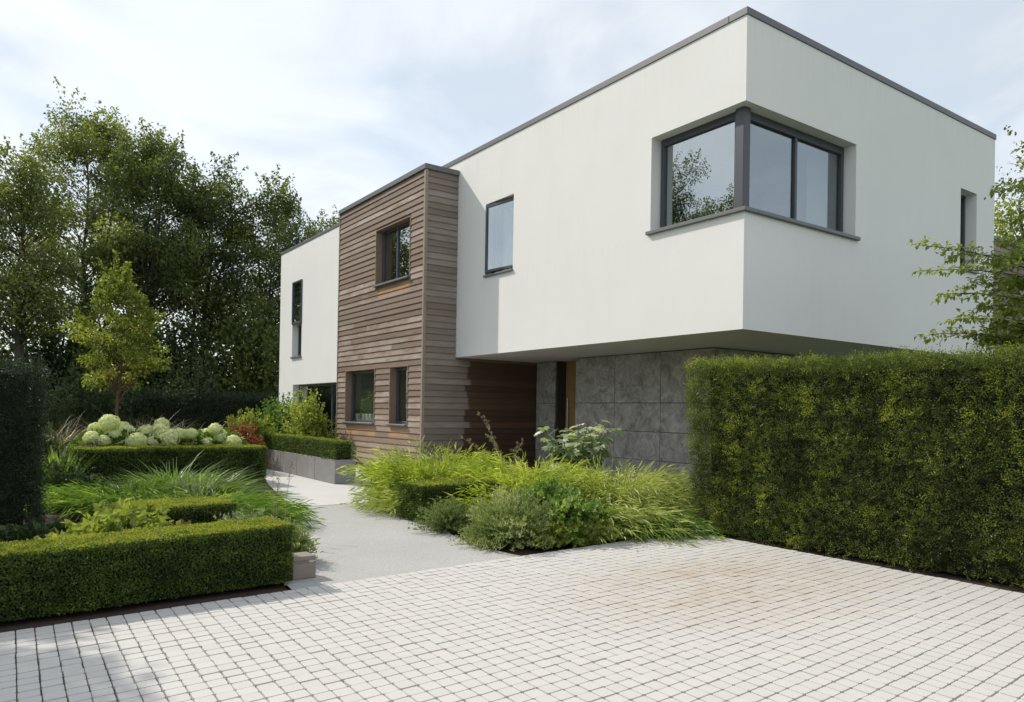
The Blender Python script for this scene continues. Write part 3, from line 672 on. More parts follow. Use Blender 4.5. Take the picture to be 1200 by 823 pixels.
def window(axis, n, a0, a1, z0, z1, splits=(), w=0.05, d=0.07, sill=None, parent=None, head=0.0, name='window', label=None, glass='glass'):
    """frame as the part, panes / mullions / sill as its sub-parts; n = outer face of the frame"""
    mb = MB()
    bx(mb, axis, a0, a0+w, n, n+d, z0, z1, .004); bx(mb, axis, a1-w, a1, n, n+d, z0, z1, .004)
    bx(mb, axis, a0+w, a1-w, n+.003, n+d, z0, z0+w, .004); bx(mb, axis, a0+w, a1-w, n+.003, n+d, z1-w-head, z1, .004)
    fr = hp(mb, name, M['frame'])
    if label: fr['label'] = label
    es = [a0+w]+[x for s in splits for x in (s-.028, s+.028)]+[a1-w]
    for s in splits:
        mb = MB(); bx(mb, axis, s-.028, s+.028, n+.006, n+d-.004, z0+w, z1-w-head, .004); hp(mb, 'mullion', M['frame'], fr)
    for i in range(0, len(es), 2):
        mb = MB(); p = n+d*0.55
        bx(mb, axis, es[i]-.004, es[i+1]+.004, p, p+.006, z0+w-.004, z1-w-head+.004); hp(mb, 'pane', M[glass], fr)
    if sill:
        f0, out, th, ext = sill
        mb = MB(); bx(mb, axis, a0-ext, a1+ext, f0-out, n+.01, z0-th, z0+.004, .005); hp(mb, 'sill', M['sill'], fr)
    return fr
def room(x0, x1, y0, y1, z0, z1, open_, mat=None):
    mb = MB()
    q = {'x0': [(x0, y0, z0), (x0, y1, z0), (x0, y1, z1), (x0, y0, z1)], 'x1': [(x1, y0, z0), (x1, y1, z0), (x1, y1, z1), (x1, y0, z1)], 'y0': [(x0, y0, z0), (x1, y0, z0), (x1, y0, z1), (x0, y0, z1)], 'y1': [(x0, y1, z0), (x1, y1, z0), (x1, y1, z1), (x0, y1, z1)],
         'z0': [(x0, y0, z0), (x1, y0, z0), (x1, y1, z0), (x0, y1, z0)], 'z1': [(x0, y0, z1), (x1, y0, z1), (x1, y1, z1), (x0, y1, z1)]}
    for k, c in q.items():
        if k not in open_: mb.quad(*c)
    return hp(mb, 'inner_room', mat or M['inner'])

# ---- upper white block
CW = dict(z0=4.290, z1=5.780, ya=8.368, xa=11.294)          # corner window opening
W2 = (12.14, 13.16, 4.265, 5.775)
RW = (14.853, 15.51, 4.255, 5.755)
mb = MB()
YEND = 17.2
skin(mb, 'X', X0, Y0, YEND, ZS, ZT, [(Y0, CW['ya'], CW['z0'], CW['z1']), W2], 0.24, norev=(0,))
skin(mb, 'Y', Y0, X0, X1, ZS, ZT, [(X0, CW['xa'], CW['z0'], CW['z1']), RW], 0.34, norev=(0,))
dX, dY = 0.30, 0.33
za, zb = CW['z0'], CW['z1']
for z in (za, zb):
    mb.quad((X0, Y0, z), (CW['xa'], Y0, z), (CW['xa'], Y0+dY, z), (X0, Y0+dY, z))
    mb.quad((X0, Y0+dY, z), (X0+dX, Y0+dY, z), (X0+dX, CW['ya'], z), (X0, CW['ya'], z))
mb.quad((X0, CW['ya'], za), (X0+dX, CW['ya'], za), (X0+dX, CW['ya'], zb), (X0, CW['ya'], zb))
mb.quad((CW['xa'], Y0, za), (CW['xa'], Y0+dY, za), (CW['xa'], Y0+dY, zb), (CW['xa'], Y0, zb))
mb.quad((X1, Y0, ZS), (X1, YEND, ZS), (X1, YEND, ZT), (X1, Y0, ZT)); mb.quad((X0, YEND, ZS), (X1, YEND, ZS), (X1, YEND, ZT), (X0, YEND, ZT))
mb.quad((X0, Y0, ZT), (X1, Y0, ZT), (X1, YEND, ZT), (X0, YEND, ZT))
hp(mb, 'rendered_wall', M['render'])
mb = MB(); mb.quad((X0, Y0, ZS), (X1, Y0, ZS), (X1, YEND, ZS), (X0, YEND, ZS)); hp(mb, 'soffit', M['render'])
mb = MB(); e = 0.018
mb.box(X0-e, X1+e, Y0-e, Y0+.30, ZT, ZT+.105, .006); mb.box(X0-e, X0+.30, Y0+.303, YEND, ZT, ZT+.105, .006); mb.box(X1-.28, X1+e, Y0+.303, YEND, ZT, ZT+.104, .006)
hp(mb, 'coping', M['coping'])
# corner window: post, two glazed sides, folded sill
G1 = 0.20                                                   # glass line behind the render
mb = MB(); mb.box(X0+.13, X0+.28, Y0+.13, Y0+.28, za, zb, .006); hp(mb, 'corner_post', M['frame'])
fx = window('X', X0+G1, Y0+.285, CW['ya']-.02, za, zb, (), w=0.06, d=.08, head=.05)
fy = window('Y', Y0+G1, X0+.285, CW['xa']-.02, za, zb, (10.0,), w=0.06, d=.08, head=.06, glass='side_glass')
mb = MB(); mb.box(X0-.055, X0+.24, Y0-.055, CW['ya']+.06, za-.05, za+.006, .006); hp(mb, 'sill', M['sill'], fx)
mb = MB(); mb.box(X0+.242, CW['xa']+.07, Y0-.055, Y0+.24, za-.05, za+.006, .006); hp(mb, 'sill', M['sill'], fy)
room(X0+.31, X0+5.0, Y0+.34, Y0+4.6, 3.75, 5.86, ('x0', 'y0'))
# gathered curtain at the far end of the side glazing
cv = MB()
for i in range(14):
    xa_, xb_ = 10.72+i*.04, 10.72+(i+1)*.04; ya_, yb_ = Y0+.50+.035*(i % 2), Y0+.50+.035*((i+1) % 2)
    cv.quad((xa_, ya_, 3.78), (xb_, yb_, 3.78), (xb_, yb_, 5.82), (xa_, ya_, 5.82))
hp(cv, 'curtain', M['curtain'])
# narrow front window with its sash pushed open on the far side
fr = MB(); a0, a1, z0, z1 = W2
window('X', X0+.16, a0+.01, a1-.01, z0, z1, (), w=.035, d=.06, sill=(X0, .045, .035, .02))
room(X0+.25, X0+2.2, 11.4, 13.9, 3.4, 5.9, ('x0',))
sash = MB(); w = .055; L_ = a1-a0-.02
sash.box(-.025, .025, 0, w, 0, z1-z0-.09, .004); sash.box(-.025, .025, L_-w, L_, 0, z1-z0-.09, .004); sash.box(-.023, .023, w, L_-w, 0, w, .004); sash.box(-.023, .023, w, L_-w, z1-z0-.09-w, z1-z0-.09, .004)
so_ = obj('window', mesh_data('window', np.array(sash.V), sash.F, M['frame']), house, (X0+.11-HL[0], a0+.012-HL[1], z0+.06)); so_.rotation_euler = (0, 0, RAD(6.0)); so_['label'] = 'opened sash standing proud of the white wall'
pn = MB(); pn.box(-.004, .004, w-.003, L_-w+.003, w-.003, z1-z0-.09-w+.003); pg = obj('pane', mesh_data('pane', np.array(pn.V), pn.F, M['glass']), so_)
cv = MB()
for (c0_, c1_) in ((12.30, 12.52), (12.68, 12.86)):
    for i in range(6):
        ya_ = c0_+(c1_-c0_)*i/6; yb_ = c0_+(c1_-c0_)*(i+1)/6
        cv.quad((X0+.36+.02*(i % 2), ya_, 3.5), (X0+.36+.02*((i+1) % 2), yb_, 3.5), (X0+.36+.02*((i+1) % 2), yb_, 5.85), (X0+.36+.02*(i % 2), ya_, 5.85))
hp(cv, 'curtain', M['curtain'])
# deep-set slit window in the side facade
window('Y', Y0+.20, RW[0]+.005, RW[1]-.005, RW[2], RW[3], (), w=.05, d=.07, sill=(Y0, .05, .045, .03))
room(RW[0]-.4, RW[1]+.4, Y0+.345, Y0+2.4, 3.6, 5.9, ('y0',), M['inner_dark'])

# ---- timber bay: backing box, planks, trims, windows
TW = [(14.995, 16.775, 4.43, 5.765), (16.745, 18.52, 1.085, 2.405), (15.0, 15.885, 1.085, 2.405)]
mb = MB()
skin(mb, 'X', XW+.034, YW+.034, YWE, -.05, ZW, [(h[0]-.012, h[1]+.012, h[2]-.012, h[3]+.012) for h in TW], 0.30, norev=(0, 1, 2))
mb.quad((XW+.034, YW+.034, -.05), (10.77, YW+.034, -.05), (10.77, YW+.034, ZS+.2), (XW+.034, YW+.034, ZS+.2)); mb.quad((XW+.034, YW+.034, ZS+.2), (X0+.3, YW+.034, ZS+.2), (X0+.3, YW+.034, ZW), (XW+.034, YW+.034, ZW))
mb.quad((XW+.034, YWE, -.05), (13, YWE, -.05), (13, YWE, ZW), (XW+.034, YWE, ZW)); mb.quad((XW+.034, YW+.034, ZW), (X0+.4, YW+.034, ZW), (X0+.4, YEND+.02, ZW), (XW+.034, YEND+.02, ZW)); mb.quad((XW+.034, YEND+.02, ZW), (13, YEND+.02, ZW), (13, YWE, ZW), (XW+.034, YWE, ZW))
bay = hp(mb, 'timber_bay', M['reveal_wood'])
PITCH_ = 0.1372; Z_B = 0.075
def plank_mesh(axis):
    prof = [(0.003, 0.0), (0.034, 0.0), (0.034, PITCH_+.012), (0.022, PITCH_+.012), (0.0, 0.006)]   # (depth, z): feather-edged board, thick at the bottom
    V = []
    for a in (0, 1):
        for n_, z in prof: V.append((n_, a, z) if axis == 'X' else (a, n_, z))
    F = [tuple(range(5)), tuple(range(9, 4, -1))]+[(i, (i+1) % 5, 5+(i+1) % 5, 5+i) for i in range(5)]
    return V, F
rw_ = random.Random(4)
PMX = mesh_data('plank', *plank_mesh('X'), M['wood']); PMY = mesh_data('plank', *plank_mesh('Y'), M['wood_side'])
def plank(axis, face, a0, a1, z, me):
    if a1-a0 < 0.03: return
    o = obj('plank', me, bay, (face-HL[0]+rw_.gauss(0, .0008), a0-HL[1], z) if axis == 'X' else (a0-HL[0], face-HL[1]+rw_.gauss(0, .0008), z))
    o.scale = (1, a1-a0-.002, 1) if axis == 'X' else (a1-a0-.002, 1, 1)
    o.rotation_euler = ((rw_.gauss(0, .0009), 0, 0) if axis == 'X' else (0, rw_.gauss(0, .0009), 0))
ncourse = int((ZW-Z_B)/PITCH_)
for k in range(ncourse+1):
    z = Z_B+k*PITCH_
    if z+PITCH_*0.5 > ZW: break
    cuts = [(h[0]-.02, h[1]+.02) for h in TW if min(z+PITCH_, h[3]+.02)-max(z, h[2]-.02) > PITCH_*0.35]
    segs = [(YW+.055, YWE)]
    for c in cuts:
        ns = []
        for s in segs:
            if c[1] <= s[0] or c[0] >= s[1]: ns.append(s); continue
            if c[0] > s[0]: ns.append((s[0], c[0]))
            if c[1] < s[1]: ns.append((c[1], s[1]))
        segs = ns
    for s in segs:
        if s[1]-s[0] > 2.5 and rw_.random() < 0.45:
            j = rw_.uniform(s[0]+.8, s[1]-.6); plank('X', XW, s[0], j, z, PMX); plank('X', XW, j, s[1], z, PMX)
        else: plank('X', XW, s[0], s[1], z, PMX)
    xe = 10.76 if z+PITCH_ < ZS+.02 else X0-.002
    plank('Y', YW, XW+.055, xe, z, PMY)
mb = MB(); mb.box(XW-.010, XW+.060, YW-.010, YW+.060, .03, ZW, .004); hp(mb, 'corner_trim', M['trim'], bay)
mb = MB(); mb.box(XW-.006, XW+.04, YWE-.002, YWE+.035, .03, ZW, .004); hp(mb, 'corner_trim', M['trim'], bay)
mb = MB(); mb.box(XW-.03, XW+.25, YW-.03, YWE+.04, ZW+.002, ZW+.115, .006); mb.box(XW+.253, X0-.004, YW-.03, YW+.25, ZW+.002, ZW+.115, .006); hp(mb, 'coping', M['coping'])
for h in TW:                                                 # timber linings around each opening
    mb = MB(); t = .024
    bx(mb, 'X', h[0]-t, h[0], XW-.004, XW+.3, h[2]-t, h[3]+t); bx(mb, 'X', h[1], h[1]+t, XW-.004, XW+.3, h[2]-t, h[3]+t); bx(mb, 'X', h[0], h[1], XW-.003, XW+.3, h[3], h[3]+t)
    hp(mb, 'window_lining', M['reveal_wood'])
window('X', XW+.17, TW[0][0], TW[0][1], TW[0][2], TW[0][3], (15.98,), w=.06, sill=(XW, .06, .04, .03))
window('X', XW+.17, TW[1][0], TW[1][1], TW[1][2], TW[1][3], (), w=.065, sill=(XW, .07, .035, .03), glass='clear_glass')
window('X', XW+.17, TW[2][0], TW[2][1], TW[2][2], TW[2][3], (), w=.065, sill=(XW, .07, .035, .03), glass='clear_glass')
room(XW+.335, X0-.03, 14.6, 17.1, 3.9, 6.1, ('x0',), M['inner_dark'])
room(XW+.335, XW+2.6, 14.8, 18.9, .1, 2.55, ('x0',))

# ---- white rear wing
SL = (22.77, 23.65, 3.06, 5.45); BW = (19.35, 23.50, .35, 2.17)
mb = MB(); skin(mb, 'X', XL, YL0, YL, -.05, ZL, [SL, BW], .30)
mb.quad((XL, YL, -.05), (13, YL, -.05), (13, YL, ZL), (XL, YL, ZL)); mb.quad((XL, YL0, ZL), (13, YL0, ZL), (13, YL, ZL), (XL, YL, ZL))
hp(mb, 'rendered_wall', M['render'])
mb = MB(); mb.box(XL-e, XL+.3, YL0+.04, YL+e, ZL, ZL+.085, .006); hp(mb, 'coping', M['coping'])
window('X', XL-.03, SL[0], SL[1], 4.10, SL[3]+.01, (), w=.05, d=.06, label='opened upper sash standing proud of the wall')
window('X', XL+.20, SL[0], SL[1], SL[2], 4.09, (), w=.05, sill=(XL, .05, .045, .03))
window('X', XL+.20, BW[0], BW[1], BW[2], BW[3], (20.7, 22.1), w=.06, sill=(XL, .05, .045, .03))
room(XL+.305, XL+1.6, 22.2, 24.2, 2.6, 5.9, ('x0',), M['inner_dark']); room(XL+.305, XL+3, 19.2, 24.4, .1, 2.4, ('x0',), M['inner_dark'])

# ---- ground floor under the overhang: slate slabs, pier, door
XS = 10.42
gf = MB(); gf.box(XS+.034, 16.0, 8.63+.034, 12.40, -.05, ZS-.002); gf.box(10.80, 16.0, 13.53, 14.9, -.05, ZS-.003); gf.box(11.12, 15.98, 12.0, 14.0, -.05, ZS-.004)
stone = hp(gf, 'slate_wall', M['joint'])
rs = random.Random(8); ZJ = [.02, .52, 1.068, 1.626, ZS-.012]
for i in range(len(ZJ)-1):
    for ya, yb in ((8.632, 9.915), (9.915, 11.18), (11.18, 12.415)):
        d = rs.uniform(0, .003); b = MB(); b.box(XS+d, XS+.031, ya+.005, yb-.005, ZJ[i]+.005, ZJ[i+1]-.005, .003); hp(b, 'slab', M['stone'], stone)
    for q in range(4):
        xa_ = XS+.034+q*1.38; b = MB(); b.box(xa_+.004, xa_+1.376, 8.632, 8.661, ZJ[i]+.005, ZJ[i+1]-.005, .003); hp(b, 'slab', M['stone'], stone)
    b = MB(); b.box(10.77, 10.797, 13.56, 14.285, ZJ[i]+.005, ZJ[i+1]-.005, .003); hp(b, 'slab', M['stone'], stone)
b = MB(); b.box(10.79, 11.1, 13.505, 13.528, .01, ZS-.01); hp(b, 'door_reveal', M['dark_panel'])
dm = MB(); dm.box(11.04, 11.10, 12.42, 13.50, .02, ZS-.01, .004); door = hp(dm, 'door', M['door'])
for q in range(1, 6):
    b = MB(); b.box(11.028, 11.042, 12.44, 13.48, .02+q*.43-.2, .02+q*.43+.2, .004); hp(b, 'door_panel', M['door'], door)
b = MB(); b.tube([(10.98, 13.36, .7), (10.98, 13.36, 1.75)], .014, 8); b.box(10.98, 11.04, 13.35, 13.37, .8, .82); b.box(10.98, 11.04, 13.35, 13.37, 1.62, 1.64); hp(b, 'handle', M['steel'], door)

# ---- low timber wing seen past the far end of the side facade
tw = MB(); tw.box(16.33, 24, 8.334, 16, -.05, 5.93); annex = hp(tw, 'timber_wing', M['reveal_wood'])
for k in range(43):
    z = .05+k*PITCH_
    if z > 5.85: break
    o = obj('plank', PMY, annex, (16.33-HL[0], 8.30-HL[1], z)); o.scale = (7.6, 1, 1)
b = MB(); b.box(16.30, 24.05, 8.27, 8.5, 5.935, 6.03, .006); hp(b, 'coping', M['coping'])
window('Y', 8.27, 16.9, 17.7, 2.9, 4.3, (), w=.05)

# ================================================================== THINGS ON THE WINDOW BOARDS
def lathe(prof, n=14):
    m = MB()
    for r, z in prof:
        for k in range(n): m.V.append((r*math.cos(2*math.pi*k/n), r*math.sin(2*math.pi*k/n), z))
    for i in range(len(prof)-1):
        for k in range(n): m.F.append((i*n+k, i*n+(k+1) % n, (i+1)*n+(k+1) % n, (i+1)*n+k))
    m.F.append(tuple(range(n))[::-1]); return m
cup = lathe([(.045, 0), (.052, .01), (.06, .15), (.055, .152), (.048, .02)])
board = MB(); board.box(XW+.245, XW+.60, 16.70, 19.0, 1.12, 1.150, .004); hp(board, 'window_board', M['white_china'])
for y in [on(px, 484, 0, XW+.32)[1] for px in (426.5, 431, 435.5)]:
    tag(cup.build('cup', M['white_china'], None, True, (XW+.32, y, 1.152)), 'small white china cup inside the ground-floor bay window', 'cup', 'white cups on the window board')
pot = empty('potted_plant', (XW+.33, on(420, 484, 0, XW+.33)[1], 1.152)); tag(pot, 'leafy plant in a white pot inside the ground-floor bay window', 'potted plant')
lathe([(.05, 0), (.06, .01), (.075, .15), (.068, .152), (.06, .03)]).build('pot', M['white_china'], pot, True)
rg = np.random.default_rng(3); pd = rand_dir(rg, 60); pd[:, 2] = abs(pd[:, 2])+.3
leaf_obj('foliage', np.tile([[0, 0, .14]], (60, 1))+nrm(pd)*rg.uniform(0, .14, (60, 1)), pd, rand_dir(rg, 60), np.full(60, .09), np.full(60, .035), M['mid'], pot, rg.random(60))
bd = MB(); bd.box(X0+.29, X0+.62, Y0+.62, CW['ya']+.1, za-.03, za+.01, .004); hp(bd, 'window_board', M['white_china'])
tag(lathe([(.05, 0), (.06, .01), (.13, .07), (.15, .13), (.142, .13), (.11, .06)]).build('bowl', M['red'], None, True, (X0+.44, Y0+.98, za+.012)), 'red bowl on the board inside the upstairs corner window', 'bowl')

# ================================================================== GARDEN LIGHT AND PLANTERS
lm = empty('garden_light', (2.06, 6.0, -.004)); tag(lm, 'small brown-grey stone cube light standing where path, hedge and drive meet', 'garden light')
lm.rotation_euler = (0, 0, RAD(4))
b = MB(); b.box(0, .20, .0, .20, .0, .128, .004); b.box(0, .20, 0, .20, .150, .185, .004); b.box(.0, .145, .012, .20, .12, .155); b.build('body', M['lamp'], lm)
b = MB(); b.box(.146, .188, .012, .188, .129, .149); b.build('lamp_glass', M['lamp_glass'], lm)
PY = [13.30, 14.36, 15.42, 16.48, 17.54, 18.60, 19.66]
for i in range(6):
    b = MB(); y0, y1 = PY[i]+.006, PY[i+1]-.006; w = .42; t = .03; z = .455
    b.box(0, t, 0, y1-y0, 0, z, .005); b.box(w-t, w, 0, y1-y0, 0, z, .005); b.box(t, w-t, 0, t, 0, z-.002, .005); b.box(t, w-t, y1-y0-t, y1-y0, 0, z-.002, .005)
    p = empty('stone_planter', (5.33, y0, 0)); b.build('trough', M['planter'], p)
    b2 = MB(); b2.box(t, w-t, t, y1-y0-t, .05, z-.05); b2.build('soil', M['soil'], p)
    if i == 0: tag(p, 'grey stone planter at the end of the row, its narrow end in shade', 'planter', 'stone planters in a row')
    else: tag(p, 'grey stone planter within the row carrying the clipped hedge', 'planter', 'stone planters in a row')
hedge('box_hedge', 'clipped box hedge growing along the top of the stone planters', (5.74, 13.33), (0, 1), 6.2, .40, .37, M['box'], 26000, .026, 11, und=.010, z0=.43, v_top=.3, faces='blt')

# ================================================================== HEDGES
hedge('yew_hedge', 'tall clipped yew hedge beside the paved drive, under the overhang', (8.0, -.2), (0, 1), 6.38, 1.0, 1.94, M['yew'], 56000, .033, 21, und=.062, sprig=5, v_side=.44, vw=.30, dh=.07, ragged=.10, faces='blrt', v_top=.10, stalks=0, taper=.02)
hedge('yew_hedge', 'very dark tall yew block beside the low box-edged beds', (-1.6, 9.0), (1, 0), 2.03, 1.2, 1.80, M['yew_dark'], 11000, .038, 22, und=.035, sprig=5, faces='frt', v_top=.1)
hedge('box_hedge', 'low box hedge along the drive, ending at the cube light', (-1.0, 5.63), (1, .085), 3.02, .50, .42, M['box'], 78000, .018, 23, und=.014, ragged=.02, dh=.05, v_top=.5, faces='frt', stalks=14)
hedge('box_hedge', 'short box hedge with sun-toned golden top surrounded by perennials in the bed', (.98, 7.70), (1, .12), 1.12, .72, .43, M['box'], 30000, .018, 24, und=.012, v_top=.5, faces='frt')
hedge('box_hedge', 'square box hedge in front of the white hydrangeas', (1.14, 13.8), (1, .0), 3.06, .75, .69, M['box'], 46000, .026, 25, und=.014, v_top=.40, faces='frlt')
hedge('box_hedge', 'low box hedge at the path edge between two grass clumps', (4.40, 8.15), (1, .04), 1.7, .60, .47, M['box'], 36000, .020, 26, und=.02, v_top=.40, faces='flt', ragged=.03)
hedge('box_hedge', 'low flat-topped box hedge in front of the dark timber under the overhang', (5.2, 10.7), (1, .02), 2.4, .7, .50, M['box'], 24000, .026, 27, und=.015, v_top=.45, faces='flt')
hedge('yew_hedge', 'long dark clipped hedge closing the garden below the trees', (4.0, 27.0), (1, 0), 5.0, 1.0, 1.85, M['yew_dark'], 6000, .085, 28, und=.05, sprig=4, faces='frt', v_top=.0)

# ================================================================== ORNAMENTAL GRASSES
def gp(px, py): p = G(px, py); return p[0], p[1]
hakone('grass_clump', 'large golden forest grass mound beside the path and timber wall', (5.55, 9.85), 1.0, 1000, 1.0, M['grass'], 31, tilt=(.02, .8), droop=(.15, .6), lean=(-.04, -.05))
hakone('grass_clump', 'pale forest grass spilling over the path from the big mound', (5.25, 9.35), .8, 620, .68, M['grass_pale'], 32, tilt=(.2, 1.1), droop=(.3, .8), lean=(-.10, -.08))
hakone('grass_clump', 'bright yellow-green grass tuft in front of the silver plant', (6.2, 8.4), .95, 900, .86, M['grass'], 33, tilt=(.05, .8), droop=(.15, .55), lean=(-.03, -.05), vb=.66)
hakone('grass_clump', 'yellow-green grass growing over the small box hedge', (5.75, 8.2), .9, 600, .70, M['grass'], 34, tilt=(.2, .95), droop=(.3, .8), lean=(-.12, -.1))
hakone('grass_clump', 'pale cascading grass mound at the drive edge beside the lobed-leaf plant', (6.0, 7.05), 1.0, 900, .74, M['grass_pale'], 35, tilt=(.2, 1.05), droop=(.4, .95), lean=(.10, -.20))
hakone('grass_clump', 'pale upright grass clump against the end of the tall yew hedge', (6.9, 7.35), .8, 700, .86, M['grass_pale'], 36, tilt=(.05, .75), droop=(.2, .65), lean=(.03, -.08))
hakone('grass_clump', 'low green grass skirt at the corner of hedge and drive', (6.55, 6.55), .8, 560, .52, M['grass_green'], 37, tilt=(.3, 1.1), droop=(.4, .9), lean=(-.05, -.08), vb=.6)
hakone('grass_clump', 'fine pale grass filling between the box hedges by the overhang', (6.1, 9.85), .9, 560, .60, M['grass_pale'], 38, tilt=(.2, .9), droop=(.3, .8))
grass('grass_clump', 'upright green grass clump in front of the square box hedge', (2.35, 11.9), .85, 900, .95, .017, M['grass_green'], 41, tilt=(.1, .85), droop=(.3, .8), lean=(.08, -.05), vb=.5)
grass('grass_clump', 'long arching green grass leaning towards the path', (2.6, 11.4), .8, 560, .82, .019, M['grass_green'], 42, tilt=(.2, .9), droop=(.3, .7), lean=(.22, -.12), vb=.6)
hakone('grass_clump', 'green grass cascade over the path edge behind the low hedge', (2.15, 9.2), .9, 760, .62, M['grass_green'], 43, tilt=(.2, 1.0), droop=(.4, .9), lean=(.12, -.16), leaf=.18, vb=.55)
hakone('grass_clump', 'low light-green grass mound below the square box hedge', (1.5, 11.0), .85, 600, .62, M['grass_green'], 44, tilt=(.2, 1.0), droop=(.3, .8), lean=(-.1, -.08), leaf=.18, vb=.55)
grass('iris_clump', 'bright green sword-leaved clump beside the tall dark yew', (.95, 14.0), .55, 320, .85, .03, M['mid'], 45, tilt=(.05, .5), droop=(.1, .35), cat='perennial', vb=.65)
grass('feather_grass', 'dry buff feather grass behind the young tree', (2.6, 17.6), 1.5, 2600, 1.75, .011, M['stipa'], 46, tilt=(.1, .95), droop=(.25, .7), seg=6)
grass('feather_grass', 'tall dry feather grass beyond the hydrangea hedge end', (1.0, 17.2), 1.4, 2000, 1.75, .011, M['stipa'], 47, tilt=(.1, .9), droop=(.25, .7), seg=6)
grass('feather_grass', 'wide arching dry grass in front of the long dark hedge', (4.1, 20.5), 1.9, 420, 2.3, .014, M['stipa'], 48, tilt=(.3, .9), droop=(.4, .8), seg=7, vb=.35)
def stalks(name, label, bases, seed, mat, cat='grass stem'):
    rng = np.random.default_rng(seed)
    for (x0_, y0_, h, lx_, ly_) in bases:
        m = MB(); pts = [(x0_*0+lx_*f**1.6*h, ly_*f**1.6*h, f*h) for f in np.linspace(0, 1, 7)]
        m.tube(pts, np.linspace(.0045, .0015, 7), 5)
        r_ = empty(name, (x0_, y0_, 0)); tag(r_, label, cat, 'thin stalks over the path')
        m.build('stalk', M['dry'], r_)
        n = 70; f = rng.uniform(.72, 1.0, n); P = np.stack([lx_*f**1.6*h, ly_*f**1.6*h, f*h], 1)+rng.normal(0, .012, (n, 3))
        leaf_obj('seed_head', P, np.tile([[0, 0, 1.]], (n, 1))+rand_dir(rng, n)*.6, rand_dir(rng, n), np.full(n, .02), np.full(n, .007), mat, r_, rng.random(n))
stalks('grass_stalk', 'thin dry grass stalk rising over the path beside the low hedge', [(2.62, 7.95, .85, .10, .02), (2.50, 7.9, .92, -.02, .06), (2.42, 7.6, .7, .03, .0)], 3, M['stipa'])

# ================================================================== PERENNIALS AND SHRUBS
bush('grey_shrub', 'fine grey-green shrub at the corner of path and drive', (4.6, 6.5), (.80, .62), .52, 900, 32, .042, .28, M['laven'], 51, up=.5, start=.3, v0=.62)
bush('grey_shrub', 'twiggy grey-green shrub in front of the small box hedge', (4.45, 7.55), (.42, .4), .42, 300, 26, .038, .26, M['laven'], 52, up=.5, start=.3, v0=.38)
bush('lobed_perennial', 'mid-green lobed-leaf perennial spilling onto the drive', (5.35, 6.6), (.62, .60), .54, 560, 18, .062, .85, M['mid'], 53, cat='perennial', up=.15, start=.5, v0=.62)
bush('lobed_perennial', 'yellowing low leafy perennial at the drive edge', (5.15, 6.14), (.62, .26), .30, 320, 14, .055, .85, M['lime'], 54, cat='perennial', up=.1, start=.5, v0=.3)
bush('leafy_perennial', 'low broad-leaved ground cover inside the drive hedge', (.95, 7.25), (.62, .55), .42, 300, 12, .085, .62, M['lime'], 55, cat='perennial', up=.1, start=.45, v0=.5)
bush('leafy_perennial', 'dark shaded ground cover beside the tall yew block', (.35, 8.1), (.55, .55), .30, 260, 12, .07, .6, M['dull'], 56, cat='perennial', up=.1)
bush('faded_astilbe', 'faded pinkish-brown flower clump beside the hedge with the sun-toned top', (1.45, 7.25), (.30, .28), .43, 170, 22, .035, .3, M['pinkish'], 57, cat='perennial', up=.5, start=.45)
bush('silver_perennial', 'silver-leaved perennial between low hedge and arching grass', (2.05, 7.25), (.45, .40), .40, 300, 18, .055, .34, M['silver'], 58, cat='perennial', up=.5, start=.35)
bush('silver_perennial', 'silvery grey-green perennial beside the cube light', (2.25, 6.75), (.32, .40), .36, 220, 18, .05, .28, M['laven'], 59, cat='perennial', up=.5, start=.3, v0=.6)
bush('silver_perennial', 'pale silver plant under the green grass clump', (2.2, 10.9), (.5, .4), .38, 160, 12, .09, .35, M['silver'], 60, cat='perennial', up=.4)
bush('dark_shrub', 'dull dark green shrub between yew block and square hedge', (.85, 12.0), (.65, .6), .55, 380, 16, .06, .5, M['dull'], 61)
bush('dark_shrub', 'loose olive shrub behind the yew block', (.6, 16.0), (.7, .7), 1.2, 320, 18, .08, .5, M['dull'], 62, v0=.6)
bush('climbing_shrub', 'glossy yellow-green shrub against the timber bay', (7.0, 19.1), (.75, .95), 1.75, 520, 24, .085, .62, M['lime'], 63, up=.05, start=.25)
bush('climbing_shrub', 'mid-green leafy shrub against the white rear wing', (6.9, 21.6), (.85, 1.3), 1.65, 560, 24, .085, .6, M['mid'], 64, up=.05, start=.25)
bush('japanese_maple', 'small red and orange cut-leaf maple by the planters', (4.3, 16.5), (.72, .7), 1.02, 520, 34, .07, .42, M['maple'], 65, up=-.2, start=.55, lumps=.35, v0=.5, smat=M['bark'], stemr=.004)
bush('japanese_maple', 'small golden-green cut-leaf maple behind the red one', (4.95, 18.0), (.72, .6), 1.5, 380, 34, .075, .42, M['lime'], 66, up=-.1, start=.45, lumps=.35, v0=.45, smat=M['bark'], stemr=.004)

for i, (px, dp_, top, hw, lab) in enumerate(((40, 22, 440, 48, 'loose olive shrub beyond the tall yew block'), (105, 24, 425, 45, 'mid-green open shrub beyond the feather grasses'), (165, 25, 432, 42, 'rounded shade-toned shrub behind the young tree trunk'), (225, 26, 438, 36, 'shade-toned green shrub beside the short dark hedge'))):
    p = at_depth(px, 480, dp_); bush('garden_shrub', lab, p, (hw/FPX*dp_, 1.0), CAM_H+(479-top)/FPX*dp_, 520, 18, .10, .5, M['dull'], 170+i, start=.2, up=0, stemr=.008, smat=M['bark'], v0=.32, lumps=.4)  # dull foliage at low tone puts the background shade into the leaf colour
bush('dry_tuft', 'dry tan leaf tuft lying at the drive edge under the pale grass', (5.95, 6.14), (.30, .16), .14, 110, 10, .07, .18, M['stipa'], 180, cat='dead leaves', up=.0, start=.3, v0=.8, smat=M['dry'])
